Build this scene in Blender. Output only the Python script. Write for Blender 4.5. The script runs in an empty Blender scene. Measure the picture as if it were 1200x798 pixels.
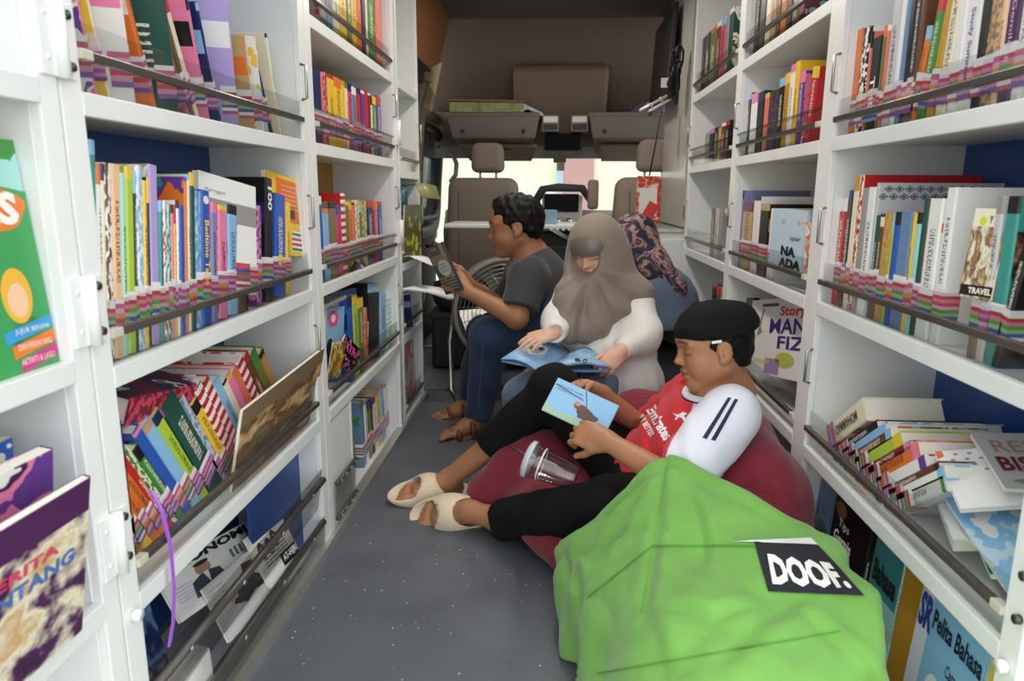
import bpy, bmesh, math, random
import numpy as np
from mathutils import Vector, Matrix
from mathutils.bvhtree import BVHTree
random.seed(7)
SC = bpy.context.scene
COL = SC.collection

# ------------------------------------------------------------------ camera
FPX, ZC = 820.0, 0.945
def _cam_axes(vp=(650., 228.), roll=1.0):
    y = np.array([vp[0]-600, 399-vp[1], FPX]); y /= np.linalg.norm(y)
    r = math.radians(roll)
    up = np.array([math.sin(r), math.cos(r), 0.])
    z = up - y*np.dot(up, y); z /= np.linalg.norm(z)
    x = np.cross(y, z)
    if x[0] < 0: x = -x
    return np.array([x, y, z]).T            # cam = M @ world (right, up, forward)
CM = _cam_axes()
cd = bpy.data.cameras.new('camera'); cam = bpy.data.objects.new('camera', cd); COL.objects.link(cam)
cd.sensor_width = 36; cd.lens = FPX/1200*36; cd.clip_start = .02; cd.clip_end = 200
R3 = Matrix((CM[0], CM[1], -CM[2])).transposed()
cam.matrix_world = Matrix.Translation((0, 0, ZC)) @ R3.to_4x4()
cd.dof.use_dof = True; cd.dof.focus_distance = 2.0; cd.dof.aperture_fstop = 5.6
SC.camera = cam
def ray(px, py): return CM.T @ np.array([(px-600)/FPX, (399-py)/FPX, 1.])
def at(px, py, Y):
    d = ray(px, py); t = Y/d[1]; return Vector((t*d[0], Y, ZC+t*d[2]))
def onX(px, py, X):
    d = ray(px, py); t = X/d[0]; return Vector((X, t*d[1], ZC+t*d[2]))
def onZ(px, py, Z):
    d = ray(px, py); t = (Z-ZC)/d[2]; return Vector((t*d[0], t*d[1], Z))

# ------------------------------------------------------------------ light
W = bpy.data.worlds.new('sky'); SC.world = W; W.use_nodes = True
_b = W.node_tree.nodes['Background']; _b.inputs[0].default_value = (.93, .97, 1.0, 1); _b.inputs[1].default_value = 1.62
SC.view_settings.view_transform = 'Standard'; SC.view_settings.look = 'None'
SC.view_settings.exposure = 0.6; SC.view_settings.gamma = 1; SC.view_settings.use_curve_mapping = False

# ------------------------------------------------------------------ materials
MATS = {}
def lin(c):
    if isinstance(c, str):
        c = tuple(int(c[i:i+2], 16)/255 for i in (0, 2, 4))
    return tuple((v/12.92 if v <= .04045 else ((v+.055)/1.055)**2.4) for v in c[:3])
class NT:
    """tiny node helper"""
    def __init__(s, name):
        s.m = bpy.data.materials.new(name); s.m.use_nodes = True
        s.t = s.m.node_tree; s.b = s.t.nodes['Principled BSDF']; s.out = s.t.nodes['Material Output']
    def n(s, typ, **kw):
        x = s.t.nodes.new('ShaderNode'+typ)
        for k, v in kw.items():
            if k.startswith('i_'):
                x.inputs[int(k[2:]) if k[2:].isdigit() else k[2:].replace('_', ' ')].default_value = v
            else: setattr(x, k, v)
        return x
    def l(s, a, b): s.t.links.new(a, b)
    def set(s, **kw):
        for k, v in kw.items():
            i = s.b.inputs[k.replace('_', ' ')]
            i.default_value = v
    def ramp(s, fac, stops, const=False):
        r = s.n('ValToRGB'); e = r.color_ramp.elements
        if const: r.color_ramp.interpolation = 'CONSTANT'
        while len(e) < len(stops): e.new(.5)
        for el, (p, c) in zip(e, stops):
            el.position = p; el.color = (*lin(c), 1) if not isinstance(c, float) else (c, c, c, 1)
        s.l(fac, r.inputs[0]); return r
    def math(s, op, a, b=None, c=None):
        x = s.n('Math', operation=op)
        for i, v in enumerate((a, b, c)):
            if v is None: continue
            if isinstance(v, (int, float)): x.inputs[i].default_value = v
            else: s.l(v, x.inputs[i])
        return x.outputs[0]
    def mix(s, fac, a, b):
        x = s.n('Mix', data_type='RGBA')
        for i, v in ((0, fac), (6, a), (7, b)):
            if isinstance(v, (int, float)): x.inputs[i].default_value = v
            elif isinstance(v, (tuple, str)): x.inputs[i].default_value = (*lin(v), 1)
            else: s.l(v, x.inputs[i])
        return x.outputs[2]
    def bump(s, h, strength=.3, dist=.002):
        b = s.n('Bump'); b.inputs['Strength'].default_value = strength; b.inputs['Distance'].default_value = dist
        s.l(h, b.inputs['Height']); s.l(b.outputs[0], s.b.inputs['Normal']); return b
def plain(name, c, rough=.5, metal=0, noise=.0, nscale=30, bump=0, spec=.5, coat=0):
    key = ('plain', name)
    if key in MATS: return MATS[key]
    k = NT(name); k.set(Roughness=rough, Metallic=metal); k.b.inputs['Specular IOR Level'].default_value = spec
    k.b.inputs['Coat Weight'].default_value = coat
    L = lin(c); k.b.inputs['Base Color'].default_value = (*L, 1)
    if noise or bump:
        tc = k.n('TexCoord'); nz = k.n('TexNoise', i_Scale=nscale, i_Detail=5.); k.l(tc.outputs['Object'], nz.inputs['Vector'])
        if noise:
            d = tuple(max(0, v*(1-noise)) for v in L); u = tuple(min(1, v*(1+noise)) for v in L)
            r = k.n('ValToRGB'); e = r.color_ramp.elements; e[0].position = .3; e[1].position = .7
            e[0].color = (*d, 1); e[1].color = (*u, 1); k.l(nz.outputs[0], r.inputs[0]); k.l(r.outputs[0], k.b.inputs['Base Color'])
        if bump: k.bump(nz.outputs[0], bump, .003)
    MATS[key] = k.m; return k.m

# ------------------------------------------------------------------ object helpers
def link(o): COL.objects.link(o); return o
def tag(o, label=None, cat=None, group=None, kind=None):
    if label: o['label'] = label
    if cat: o['category'] = cat
    if group: o['group'] = group
    if kind: o['kind'] = kind
    return o
def mesh_obj(name, verts, faces, mat=None, parent=None, smooth=False, uv=None, matidx=None):
    me = bpy.data.meshes.new(name); me.from_pydata([tuple(v) for v in verts], [], faces); me.update()
    o = link(bpy.data.objects.new(name, me))
    for m in (mat if isinstance(mat, (list, tuple)) else [mat]):
        if m: me.materials.append(m)
    if smooth: me.shade_smooth()
    if matidx is not None: me.polygons.foreach_set('material_index', matidx)
    if parent: adopt(o, parent)
    return o
def adopt(o, parent):
    bpy.context.view_layer.update() if False else None
    o.parent = parent
    o.matrix_parent_inverse = parent.matrix_basis.inverted()
def empty(name, loc, rz=0):
    o = link(bpy.data.objects.new(name, None)); o.location = loc; o.rotation_euler[2] = rz; o.empty_display_size = .05
    return o
def bm_obj(name, bm, mat, parent=None, smooth=False):
    me = bpy.data.meshes.new(name); bm.to_mesh(me); bm.free()
    o = link(bpy.data.objects.new(name, me))
    for m in (mat if isinstance(mat, (list, tuple)) else [mat]): me.materials.append(m)
    if smooth: me.shade_smooth()
    if parent: adopt(o, parent)
    return o
def bm_box(bm, c, s, rot=None, bev=0):
    M = Matrix.Translation(c) @ (rot.to_4x4() if rot is not None else Matrix()) @ Matrix.Diagonal((*s, 1))
    r = bmesh.ops.create_cube(bm, size=1, matrix=M)
    if bev:
        es = list({e for v in r['verts'] for e in v.link_edges})
        bmesh.ops.bevel(bm, geom=es, offset=bev, segments=2, affect='EDGES', profile=.6)
def bbox(bm, x0, x1, y0, y1, z0, z1, bev=0):
    bm_box(bm, ((x0+x1)/2, (y0+y1)/2, (z0+z1)/2), (abs(x1-x0), abs(y1-y0), abs(z1-z0)), None, bev)
def box(name, x0, x1, y0, y1, z0, z1, mat, parent=None, bev=0):
    bm = bmesh.new(); bbox(bm, x0, x1, y0, y1, z0, z1, bev); return bm_obj(name, bm, mat, parent)
def obox(name, c, s, rot, mat, parent=None, bev=0, smooth=False):
    bm = bmesh.new(); bm_box(bm, c, s, rot, bev); return bm_obj(name, bm, mat, parent, smooth)
def bm_tube(bm, pts, r, seg=10, closed=False, caps=True):
    pts = [Vector(p) for p in pts]; n = len(pts); rings = []
    rr = r if isinstance(r, (list, tuple)) else [r]*n
    prev = None
    for i, p in enumerate(pts):
        a = pts[(i-1) % n] if (closed or i > 0) else p; b = pts[(i+1) % n] if (closed or i < n-1) else p
        t = (b-a).normalized()
        if prev is None:
            u = t.orthogonal().normalized()
        else:
            u = (prev - t*prev.dot(t)).normalized()
        prev = u; w = t.cross(u)
        rings.append([bm.verts.new(p + (u*math.cos(k*2*math.pi/seg) + w*math.sin(k*2*math.pi/seg))*rr[i]) for k in range(seg)])
    for i in range(n if closed else n-1):
        A, B = rings[i], rings[(i+1) % n]
        for k in range(seg): bm.faces.new((A[k], A[(k+1) % seg], B[(k+1) % seg], B[k]))
    if caps and not closed:
        bm.faces.new(rings[0][::-1]); bm.faces.new(rings[-1])
def tube(name, pts, r, mat, parent=None, seg=10, closed=False):
    bm = bmesh.new(); bm_tube(bm, pts, r, seg, closed); return bm_obj(name, bm, mat, parent, True)
def bm_prism(bm, poly, d):
    """poly: 3D points of a planar outline; d: extrusion vector"""
    a = [bm.verts.new(Vector(p)) for p in poly]; b = [bm.verts.new(Vector(p)+Vector(d)) for p in poly]
    n = len(a); bm.faces.new(a[::-1]); bm.faces.new(b)
    for i in range(n): bm.faces.new((a[i], a[(i+1) % n], b[(i+1) % n], b[i]))
    bmesh.ops.recalc_face_normals(bm, faces=bm.faces[:])
def prism(name, poly, d, mat, parent=None, bev=0, smooth=False):
    bm = bmesh.new(); bm_prism(bm, poly, d)
    if bev: bmesh.ops.bevel(bm, geom=bm.edges[:], offset=bev, segments=2, affect='EDGES', profile=.6)
    return bm_obj(name, bm, mat, parent, smooth)
def lathe(name, prof, mat, parent=None, seg=32, M=None, smooth=True):
    """prof: (r, z) pairs around local z; M: placement"""
    vs, fs = [], []
    for r, z in prof:
        for k in range(seg):
            a = 2*math.pi*k/seg; vs.append(Vector((r*math.cos(a), r*math.sin(a), z)))
    for i in range(len(prof)-1):
        for k in range(seg): fs.append((i*seg+k, i*seg+(k+1) % seg, (i+1)*seg+(k+1) % seg, (i+1)*seg+k))
    if M is not None: vs = [M @ v for v in vs]
    return mesh_obj(name, vs, fs, mat, parent, smooth)
def frame(x, z=None, y=None):
    """rotation whose local x is along x and local z is near z"""
    x = Vector(x).normalized(); z = Vector(z); z = (z - x*z.dot(x)).normalized(); y = z.cross(x)
    return Matrix((x, y, z)).transposed()
FONT = {}
def text_mesh(txt, size, bold=0.0, shear=0, spacing=1.0, align='LEFT', line=1.0):
    c = bpy.data.curves.new('tmp', 'FONT'); c.body = txt; c.size = size; c.offset = bold*size; c.shear = shear; c.resolution_u = 2
    c.space_character = spacing; c.align_x = align; c.space_line = line
    o = bpy.data.objects.new('tmp', c); COL.objects.link(o)
    dg = bpy.context.evaluated_depsgraph_get()
    me = bpy.data.meshes.new_from_object(o.evaluated_get(dg)); bpy.data.objects.remove(o); bpy.data.curves.remove(c)
    return me
def lettering(name, txt, size, M, mat, parent=None, bold=0.0, fit=None, **kw):
    """flat print: local x reading direction, local y up; fit = (width, height) box"""
    me = text_mesh(txt, size, bold, **kw); me.name = name
    co = np.empty(len(me.vertices)*3); me.vertices.foreach_get('co', co); co = co.reshape(-1, 3)
    if len(co) == 0: return None
    if fit:
        lo, hi = co.min(0), co.max(0)
        s = [fit[0]/max(1e-6, hi[0]-lo[0]), fit[1]/max(1e-6, hi[1]-lo[1])]
        co[:, 0] = (co[:, 0]-lo[0])*s[0]; co[:, 1] = (co[:, 1]-lo[1])*s[1]
    me.vertices.foreach_set('co', co.ravel())
    me.transform(M); me.materials.clear(); me.materials.append(mat)
    o = link(bpy.data.objects.new(name, me))
    if parent: adopt(o, parent)
    return o
# ------------------------------------------------------------------ implicit surfaces -> one continuous mesh
def V3(p): return np.array(p, dtype=np.float32)
class Cone:
    def __init__(s, a, b, ra, rb=None): s.a, s.b, s.ra, s.rb = V3(a), V3(b), ra, (ra if rb is None else rb)
    def __call__(s, P):
        ba = s.b-s.a; l2 = float(ba@ba)+1e-12; pa = P-s.a
        t = np.clip((pa@ba)/l2, 0, 1)
        q = pa - t[:, None]*ba
        return np.sqrt((q*q).sum(1)) - (s.ra+(s.rb-s.ra)*t)
class Ell:
    def __init__(s, c, r, R=None): s.c, s.r = V3(c), V3(r); s.R = None if R is None else np.array(R, dtype=np.float32)
    def __call__(s, P):
        q = P-s.c
        if s.R is not None: q = q@s.R
        k0 = np.sqrt(((q/s.r)**2).sum(1)); k1 = np.sqrt(((q/(s.r*s.r))**2).sum(1))
        return np.where(k0 < 1e-4, -s.r.min(), k0*(k0-1)/np.maximum(k1, 1e-6))
class Box:
    def __init__(s, c, h, R=None, rad=.0): s.c, s.h, s.rad = V3(c), V3(h)-rad, rad; s.R = None if R is None else np.array(R, dtype=np.float32)
    def __call__(s, P):
        q = P-s.c
        if s.R is not None: q = q@s.R
        q = np.abs(q)-s.h
        return np.sqrt((np.maximum(q, 0)**2).sum(1)) + np.minimum(q.max(1), 0) - s.rad
class Half:
    """inside where (p-c).n < 0"""
    def __init__(s, c, n): s.c = V3(c); n = V3(n); s.n = n/np.linalg.norm(n)
    def __call__(s, P): return (P-s.c)@s.n
class Hull:
    """rounded convex hull of a point set"""
    def __init__(s, pts, k=.012):
        bm = bmesh.new(); [bm.verts.new(p) for p in pts]; bmesh.ops.convex_hull(bm, input=bm.verts[:]); bm.normal_update()
        c = sum((Vector(p) for p in pts), Vector())/len(pts); N, D = [], []
        for f in bm.faces:
            n = f.normal.copy(); q = f.calc_center_median()
            if n.dot(q-c) < 0: n = -n
            N.append(n); D.append(n.dot(q))
        bm.free(); s.N = np.array(N, dtype=np.float32); s.D = np.array(D, dtype=np.float32); s.k = k
        P = np.array([tuple(p) for p in pts], dtype=np.float32); s.c = (P.min(0)+P.max(0))/2; s.r = (P.max(0)-P.min(0))/2
    def __call__(s, P):
        d = P@s.N.T-s.D; m = d.max(1); return m+s.k*np.log(np.exp((d-m[:, None])/s.k).sum(1))-s.k*2.2
class Sdf:
    def __init__(s): s.ops = []; s.post = None
    def u(s, prim, k=.01): s.ops.append(('u', prim, k)); return s
    def sub(s, prim, k=.005): s.ops.append(('s', prim, k)); return s
    def cut(s, prim, k=.003): s.ops.append(('i', prim, k)); return s
    def chain(s, pts, rs, k=.02):
        for i in range(len(pts)-1): s.u(Cone(pts[i], pts[i+1], rs[i], rs[i+1]), k)
        return s
    def ev(s, P, ops=None):
        d = np.full(len(P), 9., dtype=np.float32)
        for op, f, k in (s.ops if ops is None else ops):
            e = f(P)
            if op == 'u':
                h = np.maximum(k-np.abs(d-e), 0)/k; d = np.minimum(d, e) - h*h*k*.25
            elif op == 's':
                e = -e; h = np.maximum(k-np.abs(d-e), 0)/k; d = np.maximum(d, e) + h*h*k*.25
            else:
                h = np.maximum(k-np.abs(d-e), 0)/k; d = np.maximum(d, e) + h*h*k*.25
        if s.post is not None: d = d + s.post(P)
        return d
    def bounds(s):
        lo, hi = [], []
        for op, f, k in s.ops:
            if op != 'u': continue
            if isinstance(f, Cone):
                lo += [f.a-f.ra, f.b-f.rb]; hi += [f.a+f.ra, f.b+f.rb]
            elif isinstance(f, (Ell, Hull)): m = f.r.max(); lo.append(f.c-m); hi.append(f.c+m)
            elif isinstance(f, Box): m = np.linalg.norm(f.h)+f.rad; lo.append(f.c-m); hi.append(f.c+m)
        return np.min(lo, 0)-.02, np.max(hi, 0)+.02
    def mesh(s, h, margin=.01):
        n = 8; lo, hi = s.bounds(); B = n*h
        dims = np.ceil((hi-lo)/B).astype(int)
        I = np.stack(np.meshgrid(*[np.arange(d) for d in dims], indexing='ij'), -1).reshape(-1, 3)
        half = B*.5*math.sqrt(3)
        keep = []
        for c in range(0, len(I), 40000):
            d = s.ev((lo + (I[c:c+40000]+.5)*B).astype(np.float32)); keep.append(np.abs(d) < half*1.25+margin)
        I = I[np.concatenate(keep)]
        N = dims*n+2
        key = lambda c: (c[..., 0]*N[1]+c[..., 1])*N[2]+c[..., 2]
        g = np.stack(np.meshgrid(*[np.arange(n+1)]*3, indexing='ij'), -1).reshape(-1, 3)
        off8 = np.array([[a, b, c] for a in (0, 1) for b in (0, 1) for c in (0, 1)])
        edges = [(a, b) for a in range(8) for b in range(8) if a < b and np.abs(off8[a]-off8[b]).sum() == 1]
        VK, VP, EK = [], [], []
        prim_u = [(i, o) for i, o in enumerate(s.ops)]
        # chunk nearby blocks so that far primitives can be skipped
        order = np.lexsort((I[:, 2]//3, I[:, 1]//3, I[:, 0]//3)); I = I[order]
        cellb = np.stack([I[:, 0]//3, I[:, 1]//3, I[:, 2]//3], 1)
        cut = np.flatnonzero(np.any(np.diff(cellb, axis=0) != 0, 1))+1
        for blk in np.split(I, cut):
            cen = lo+(blk.mean(0)+.5)*B; Rr = float(np.linalg.norm((blk-blk.mean(0))*B, axis=1).max())+half
            ops = [o for o in s.ops if o[0] != 'u' or float(o[1](cen[None].astype(np.float32))[0]) < 2*Rr+o[2]+.05+margin]
            P = (lo + (blk[:, None, :]*n+g[None])*h).astype(np.float32)
            D = s.ev(P.reshape(-1, 3), ops).reshape(len(blk), n+1, n+1, n+1)
            S = D < 0
            c8 = np.stack([D[:, o[0]:n+o[0], o[1]:n+o[1], o[2]:n+o[2]] for o in off8], -1)
            s8 = c8 < 0; act = s8.any(-1) & ~s8.all(-1)
            b, i, j, k = np.nonzero(act)
            if len(b) == 0: continue
            v8 = c8[b, i, j, k]; pos = np.zeros((len(b), 3)); cnt = np.zeros(len(b))
            for a, e in edges:
                m = (v8[:, a] < 0) != (v8[:, e] < 0)
                t = np.where(m, v8[:, a]/np.where(m, v8[:, a]-v8[:, e], 1), 0)
                pos += m[:, None]*(off8[a]+t[:, None]*(off8[e]-off8[a])); cnt += m
            cell = blk[b]*n+np.stack([i, j, k], 1)
            VK.append(key(cell)); VP.append(lo+(cell+pos/cnt[:, None])*h)
            for ax in range(3):
                o = [0, 0, 0]; o[ax] = 1
                A = S[:, :n, :n, :n]; Bn = S[:, o[0]:n+o[0], o[1]:n+o[1], o[2]:n+o[2]]
                b2, i2, j2, k2 = np.nonzero(A != Bn)
                if len(b2): EK.append((np.full(len(b2), ax), blk[b2]*n+np.stack([i2, j2, k2], 1), A[b2, i2, j2, k2]))
        VK = np.concatenate(VK); VP = np.concatenate(VP); od = np.argsort(VK); VK = VK[od]; VP = VP[od]
        F = []
        for ax in range(3):
            nod = np.concatenate([c[m == ax] for m, c, f in EK]); fl = np.concatenate([f[m == ax] for m, c, f in EK])
            u, w = (ax+1) % 3, (ax+2) % 3
            quad = []
            for du, dw in ((-1, -1), (0, -1), (0, 0), (-1, 0)):
                c = nod.copy(); c[:, u] += du; c[:, w] += dw; kk = key(c)
                ix = np.searchsorted(VK, kk); ix = np.minimum(ix, len(VK)-1); quad.append(np.where(VK[ix] == kk, ix, -1))
            Q = np.stack(quad, 1); ok = (Q >= 0).all(1); Q = Q[ok]; fl = fl[ok]
            Q[~fl] = Q[~fl][:, ::-1]; F.append(Q)
        return VP, np.concatenate(F)
def np_mesh(name, Vv, F, mat, parent=None, color=None, smooth=True):
    me = bpy.data.meshes.new(name)
    me.vertices.add(len(Vv)); me.vertices.foreach_set('co', np.asarray(Vv, dtype=np.float32).ravel())
    k = F.shape[1]; me.loops.add(F.size); me.loops.foreach_set('vertex_index', F.astype(np.int32).ravel())
    me.polygons.add(len(F)); me.polygons.foreach_set('loop_start', np.arange(0, F.size, k, dtype=np.int32))
    me.update(calc_edges=True); me.validate()
    if color is not None:
        a = me.color_attributes.new('Col', 'FLOAT_COLOR', 'POINT')
        c4 = np.ones((len(Vv), 4), dtype=np.float32); c4[:, :3] = color; a.data.foreach_set('color', c4.ravel())
    if smooth: me.shade_smooth()
    o = link(bpy.data.objects.new(name, me))
    for m in (mat if isinstance(mat, (list, tuple)) else [mat]): me.materials.append(m)
    if parent: adopt(o, parent)
    return o
def relax(Vv, F, it=2, lam=.5):
    E = np.concatenate([F[:, [i, (i+1) % 4]] for i in range(4)]); n = len(Vv)
    for _ in range(it):
        acc = np.zeros_like(Vv); cnt = np.zeros(n)
        for a, b in ((0, 1), (1, 0)):
            for ax in range(3): acc[:, ax] += np.bincount(E[:, a], Vv[E[:, b], ax], n)
            cnt += np.bincount(E[:, a], minlength=n)
        Vv = Vv + lam*(acc/np.maximum(cnt, 1)[:, None]-Vv)
    return Vv
def vnoise(P, f, seed=0):
    """cheap smooth value: sums of sines in rotated directions, about -1..1"""
    rs = np.random.RandomState(seed); o = np.zeros(len(P), dtype=np.float32)
    for i in range(6):
        d = rs.normal(size=3); d /= np.linalg.norm(d); o += np.sin((P@d.astype(np.float32))*f*(.6+.8*rs.rand())+rs.rand()*6.28)
    return o/3.
def ridge(P, f, seed=0): return 1-2*np.abs(np.clip(vnoise(P, f, seed), -1, 1))
# ================================================================== materials of the place
M_white = plain('white_paint', 'e9ebe9', .38, noise=.03, nscale=6, bump=.03)
M_lip = plain('white_lip', 'f0f1ef', .35)
M_steel = plain('brushed_steel', 'b9b9b6', .32, metal=.9)
M_screw = plain('screw_dark', '5b574e', .35, metal=.8)
M_rail = plain('smoked_rail', '4b4541', .22)
M_cap = plain('rail_cap', 'cfc8b8', .4)
M_blue = plain('blue_panel', '1f4a92', .35)
M_mustard = plain('mustard_panel', 'b98a1c', .45)
M_alu = plain('aluminium', 'c9c7c0', .35, metal=.75, noise=.08, nscale=40)
M_head = plain('taupe_fabric', '7c6b5e', .9, noise=.05, nscale=300, bump=.15)
M_ceil = plain('ceiling_lining', '5a524c', .9, noise=.05, nscale=200, bump=.1)
M_seat = plain('seat_fabric', '8a7b6e', .9, noise=.12, nscale=500, bump=.25)
M_blackp = plain('black_plastic', '1b1b1c', .45)
M_dgrey = plain('dark_grey_plastic', '2b2b2c', .55)
M_greyp = plain('grey_plastic', '8d8880', .5)
M_paper = plain('page_paper', 'efe9da', .8)
def floor_mat():
    k = NT('speckled_vinyl'); tc = k.n('TexCoord')
    v = k.n('TexVoronoi', i_Scale=75.); k.l(tc.outputs['Object'], v.inputs['Vector'])
    wn = k.n('TexWhiteNoise'); k.l(v.outputs['Position'], wn.inputs['Vector'])
    size = k.math('MULTIPLY', wn.outputs[0], .30); m = k.math('LESS_THAN', v.outputs['Distance'], size)
    sp = k.math('LESS_THAN', wn.outputs[0], .62); sel = k.math('GREATER_THAN', k.math('FRACT', k.math('MULTIPLY', wn.outputs[0], 37.)), .5)
    m = k.math('MULTIPLY', m, k.math('MULTIPLY', sp, sel))
    n1 = k.n('TexNoise', i_Scale=5., i_Detail=6.); k.l(tc.outputs['Object'], n1.inputs['Vector'])
    base = k.ramp(n1.outputs[0], [(.3, '565a61'), (.7, '64686f')])
    c = k.mix(m, base.outputs[0], 'c9c8c2'); k.l(c, k.b.inputs['Base Color'])
    n2 = k.n('TexNoise', i_Scale=260., i_Detail=3.); k.l(tc.outputs['Object'], n2.inputs['Vector'])
    k.bump(n2.outputs[0], .25, .0015); k.set(Roughness=.55); return k.m
def acrylic_mat(name='clear_acrylic', tint=(.93, .94, .93), gl=.06):
    k = NT(name); tr = k.n('BsdfTransparent'); tr.inputs[0].default_value = (*tint, 1)
    gs = k.n('BsdfGlossy'); gs.inputs['Roughness'].default_value = .06
    lw = k.n('LayerWeight'); lw.inputs[0].default_value = .5; mx = k.n('MixShader')
    k.l(k.math('ADD', .03, k.math('MULTIPLY', k.math('POWER', lw.outputs['Facing'], 5.), .5)), mx.inputs[0]); k.l(tr.outputs[0], mx.inputs[1]); k.l(gs.outputs[0], mx.inputs[2])
    k.l(mx.outputs[0], k.out.inputs['Surface']); return k.m
M_acr = acrylic_mat(); M_acr2 = acrylic_mat('smoky_acrylic', (.80, .80, .79)); M_glass = acrylic_mat('window_glass', (.9, .93, .92))
M_tintglass = acrylic_mat('tinted_door_glass', (.35, .38, .4))

# ================================================================== shell of the van
XF = .60                                   # aisle faces of both rows of cabinets
S = lambda o: tag(o, kind='structure')
S(box('floor', -.95, .95, .862, 4.25, -.06, 0, floor_mat()))
S(box('ceiling', -.95, .95, .862, 4.3, 1.93, 1.97, M_ceil))
S(box('wall_left', -1.0, -.95, .862, 3.3, -.06, 1.95, M_white))
S(box('wall_right', .95, 1.0, .862, 4.1, -.06, 1.95, M_white))
# pavement behind the van and the wall it is parked against
S(box('ground', -14, 14, -14, 16, -.75, -.70, plain('pavement', 'a9a59b', .9, noise=.12, nscale=8)))
ow = box('wall_outside', -9, 9, 9.0, 9.2, -.7, 5.5, plain('cream_render', 'f3efd6', .9, noise=.02, nscale=3)); S(ow)
pp = box('pillar', .1, .48, 8.94, 9.0, -.7, 5.5, plain('pink_render', 'c79c98', .9)); pp.name = 'trim_1'; S(pp)
pp = box('trim', .02, .1, 8.93, 9.0, -.7, 5.5, plain('paleblue_render', 'b4cbd8', .9)); pp.name = 'trim_2'; S(pp)
# rear kerb strip at both cabinet feet
for s, y0, y1 in ((-1, .87, 3.2), (1, .87, 3.3)):
    o = box('baseboard_left' if s < 0 else 'baseboard_right', s*(XF-.012), s*(XF+.02), y0, y1, 0, .022, M_alu); S(o)

# ceiling lamp of the load space
lm = empty('ceiling_lamp', (.03, 3.55, 1.93)); tag(lm, 'flat white ceiling lamp strip under the dark van roof', 'lamp')
def lamp_light(name, parent, c, sx, sy, power):
    L = bpy.data.lights.new(name, 'AREA'); L.shape = 'RECTANGLE'; L.size = sx; L.size_y = sy; L.energy = power; L.color = (1, .95, .87)
    o = link(bpy.data.objects.new(name, L)); o.location = c; o.parent = parent; o.matrix_parent_inverse = parent.matrix_basis.inverted(); return o
k = NT('lamp_diffuser'); k.b.inputs['Emission Color'].default_value = (1, .93, .8, 1); k.b.inputs['Emission Strength'].default_value = 1.2
box('lamp_housing', -.1, .16, 3.47, 3.63, 1.912, 1.93, M_lip, lm, .004); box('diffuser', -.085, .145, 3.485, 3.615, 1.908, 1.912, k.m, lm)

lamp_light('lamp_glow', lm, (.03, 3.55, 1.90), .22, .12, 4.)
l2 = empty('ceiling_lamp', (.0, 2.2, 1.93)); tag(l2, 'long white lamp strip on the ceiling above the aisle and benches', 'lamp')
box('lamp_housing', -.09, .09, 1.5, 2.9, 1.912, 1.93, M_lip, l2, .004); box('diffuser', -.075, .075, 1.52, 2.88, 1.908, 1.912, k.m, l2)
lamp_light('lamp_glow', l2, (0, 2.2, 1.90), .14, 1.3, 7.5)

# ================================================================== bookcases
def bookcase(label, s, y0, y1, levels, back, xb, top=1.86, guards=(), hinge_z=(), post0=.03, post1=.03, empty_floor=True, knuckles=()):
    root = empty('bookcase', (s*(XF+.1), (y0+y1)/2, 0)); tag(root, label, 'bookcase', 'white steel bookcases along the aisle')
    X = lambda d: s*(XF+d)
    box('back_panel', s*(xb-.004), s*xb, y0, y1, 0.02, top, back, root)
    for a, b in ((y0-.004, y0+.008), (y1-.008, y1+.004)):
        box('side_panel', X(.014), s*(xb-.004), a, b, .0, top, M_white, root)
    for a, b in ((y0-post0, y0+.006), (y1-.006, y1+post1)):
        box('post', X(0), X(.014), a, b, 0, top, M_lip, root, .002)
    for z in levels:
        bm = bmesh.new(); bbox(bm, X(.012), s*(xb-.004), y0+.008, y1-.008, z-.018, z-.004)
        bbox(bm, X(-.001), X(.014), y0+.004, y1-.004, z-.03, z, .002)
        bm_obj('shelf', bm, M_white, root)
    box('top_panel', X(0), s*xb, y0, y1, top, top+.02, M_white, root)
    for (z, kind) in guards:
        g = box('acrylic_guard', X(.008), X(.011), y0+.006, y1-.006, z+.001, z+.088, M_acr, root)
        r = box('rail', X(-.004), X(.008), y0+.03, y1-.006, z+.040, z+.052, M_rail, g, .002)
        box('rail_cap', X(-.005), X(.009), y0+.006, y0+.03, z+.0395, z+.0525, M_cap, g, .002)
        if kind == 2: box('rail', X(-.002), X(.008), y0+.01, y1-.006, z+.078, z+.084, M_acr2, g)
    for z in hinge_z:
        # slim wire-like hinge tongue on the far side panel
        bm = bmesh.new(); bm_tube(bm, [(X(-.002), y1-.012, z-.04), (X(-.014), y1-.012, z-.036), (X(-.014), y1-.012, z+.036), (X(-.002), y1-.012, z+.04)], .0035, 6)
        bm_obj('latch_loop', bm, M_steel, root, True)
    for (y, z) in knuckles:
        bm = bmesh.new(); bbox(bm, X(-.004), X(0), y-.032, y+.03, z-.045, z+.045, .002)
        h = bm_obj('hinge', bm, M_lip, root)
        bm = bmesh.new(); bm_tube(bm, [(X(-.008), y, z-.046), (X(-.008), y, z+.046)], .0075, 12); bm_obj('hinge_pin', bm, M_lip, h, True)
        for dy, dz in ((.018, .03), (.018, -.03)):
            bm = bmesh.new(); bm_tube(bm, [(X(-.003), y+dy, z+dz), (X(-.009), y+dy, z+dz)], [.0065, .0055], 10); bm_obj('screw', bm, M_screw, h, True)
        for dz in (.025, -.025):
            bm = bmesh.new(); bm_tube(bm, [(X(-.003), y-.02, z+dz), (X(-.0055), y-.02, z+dz)], [.004, .003], 10); bm_obj('rivet', bm, M_lip, h, True)
    return root
ZS = (1.07, .71, .368, .006)
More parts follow.
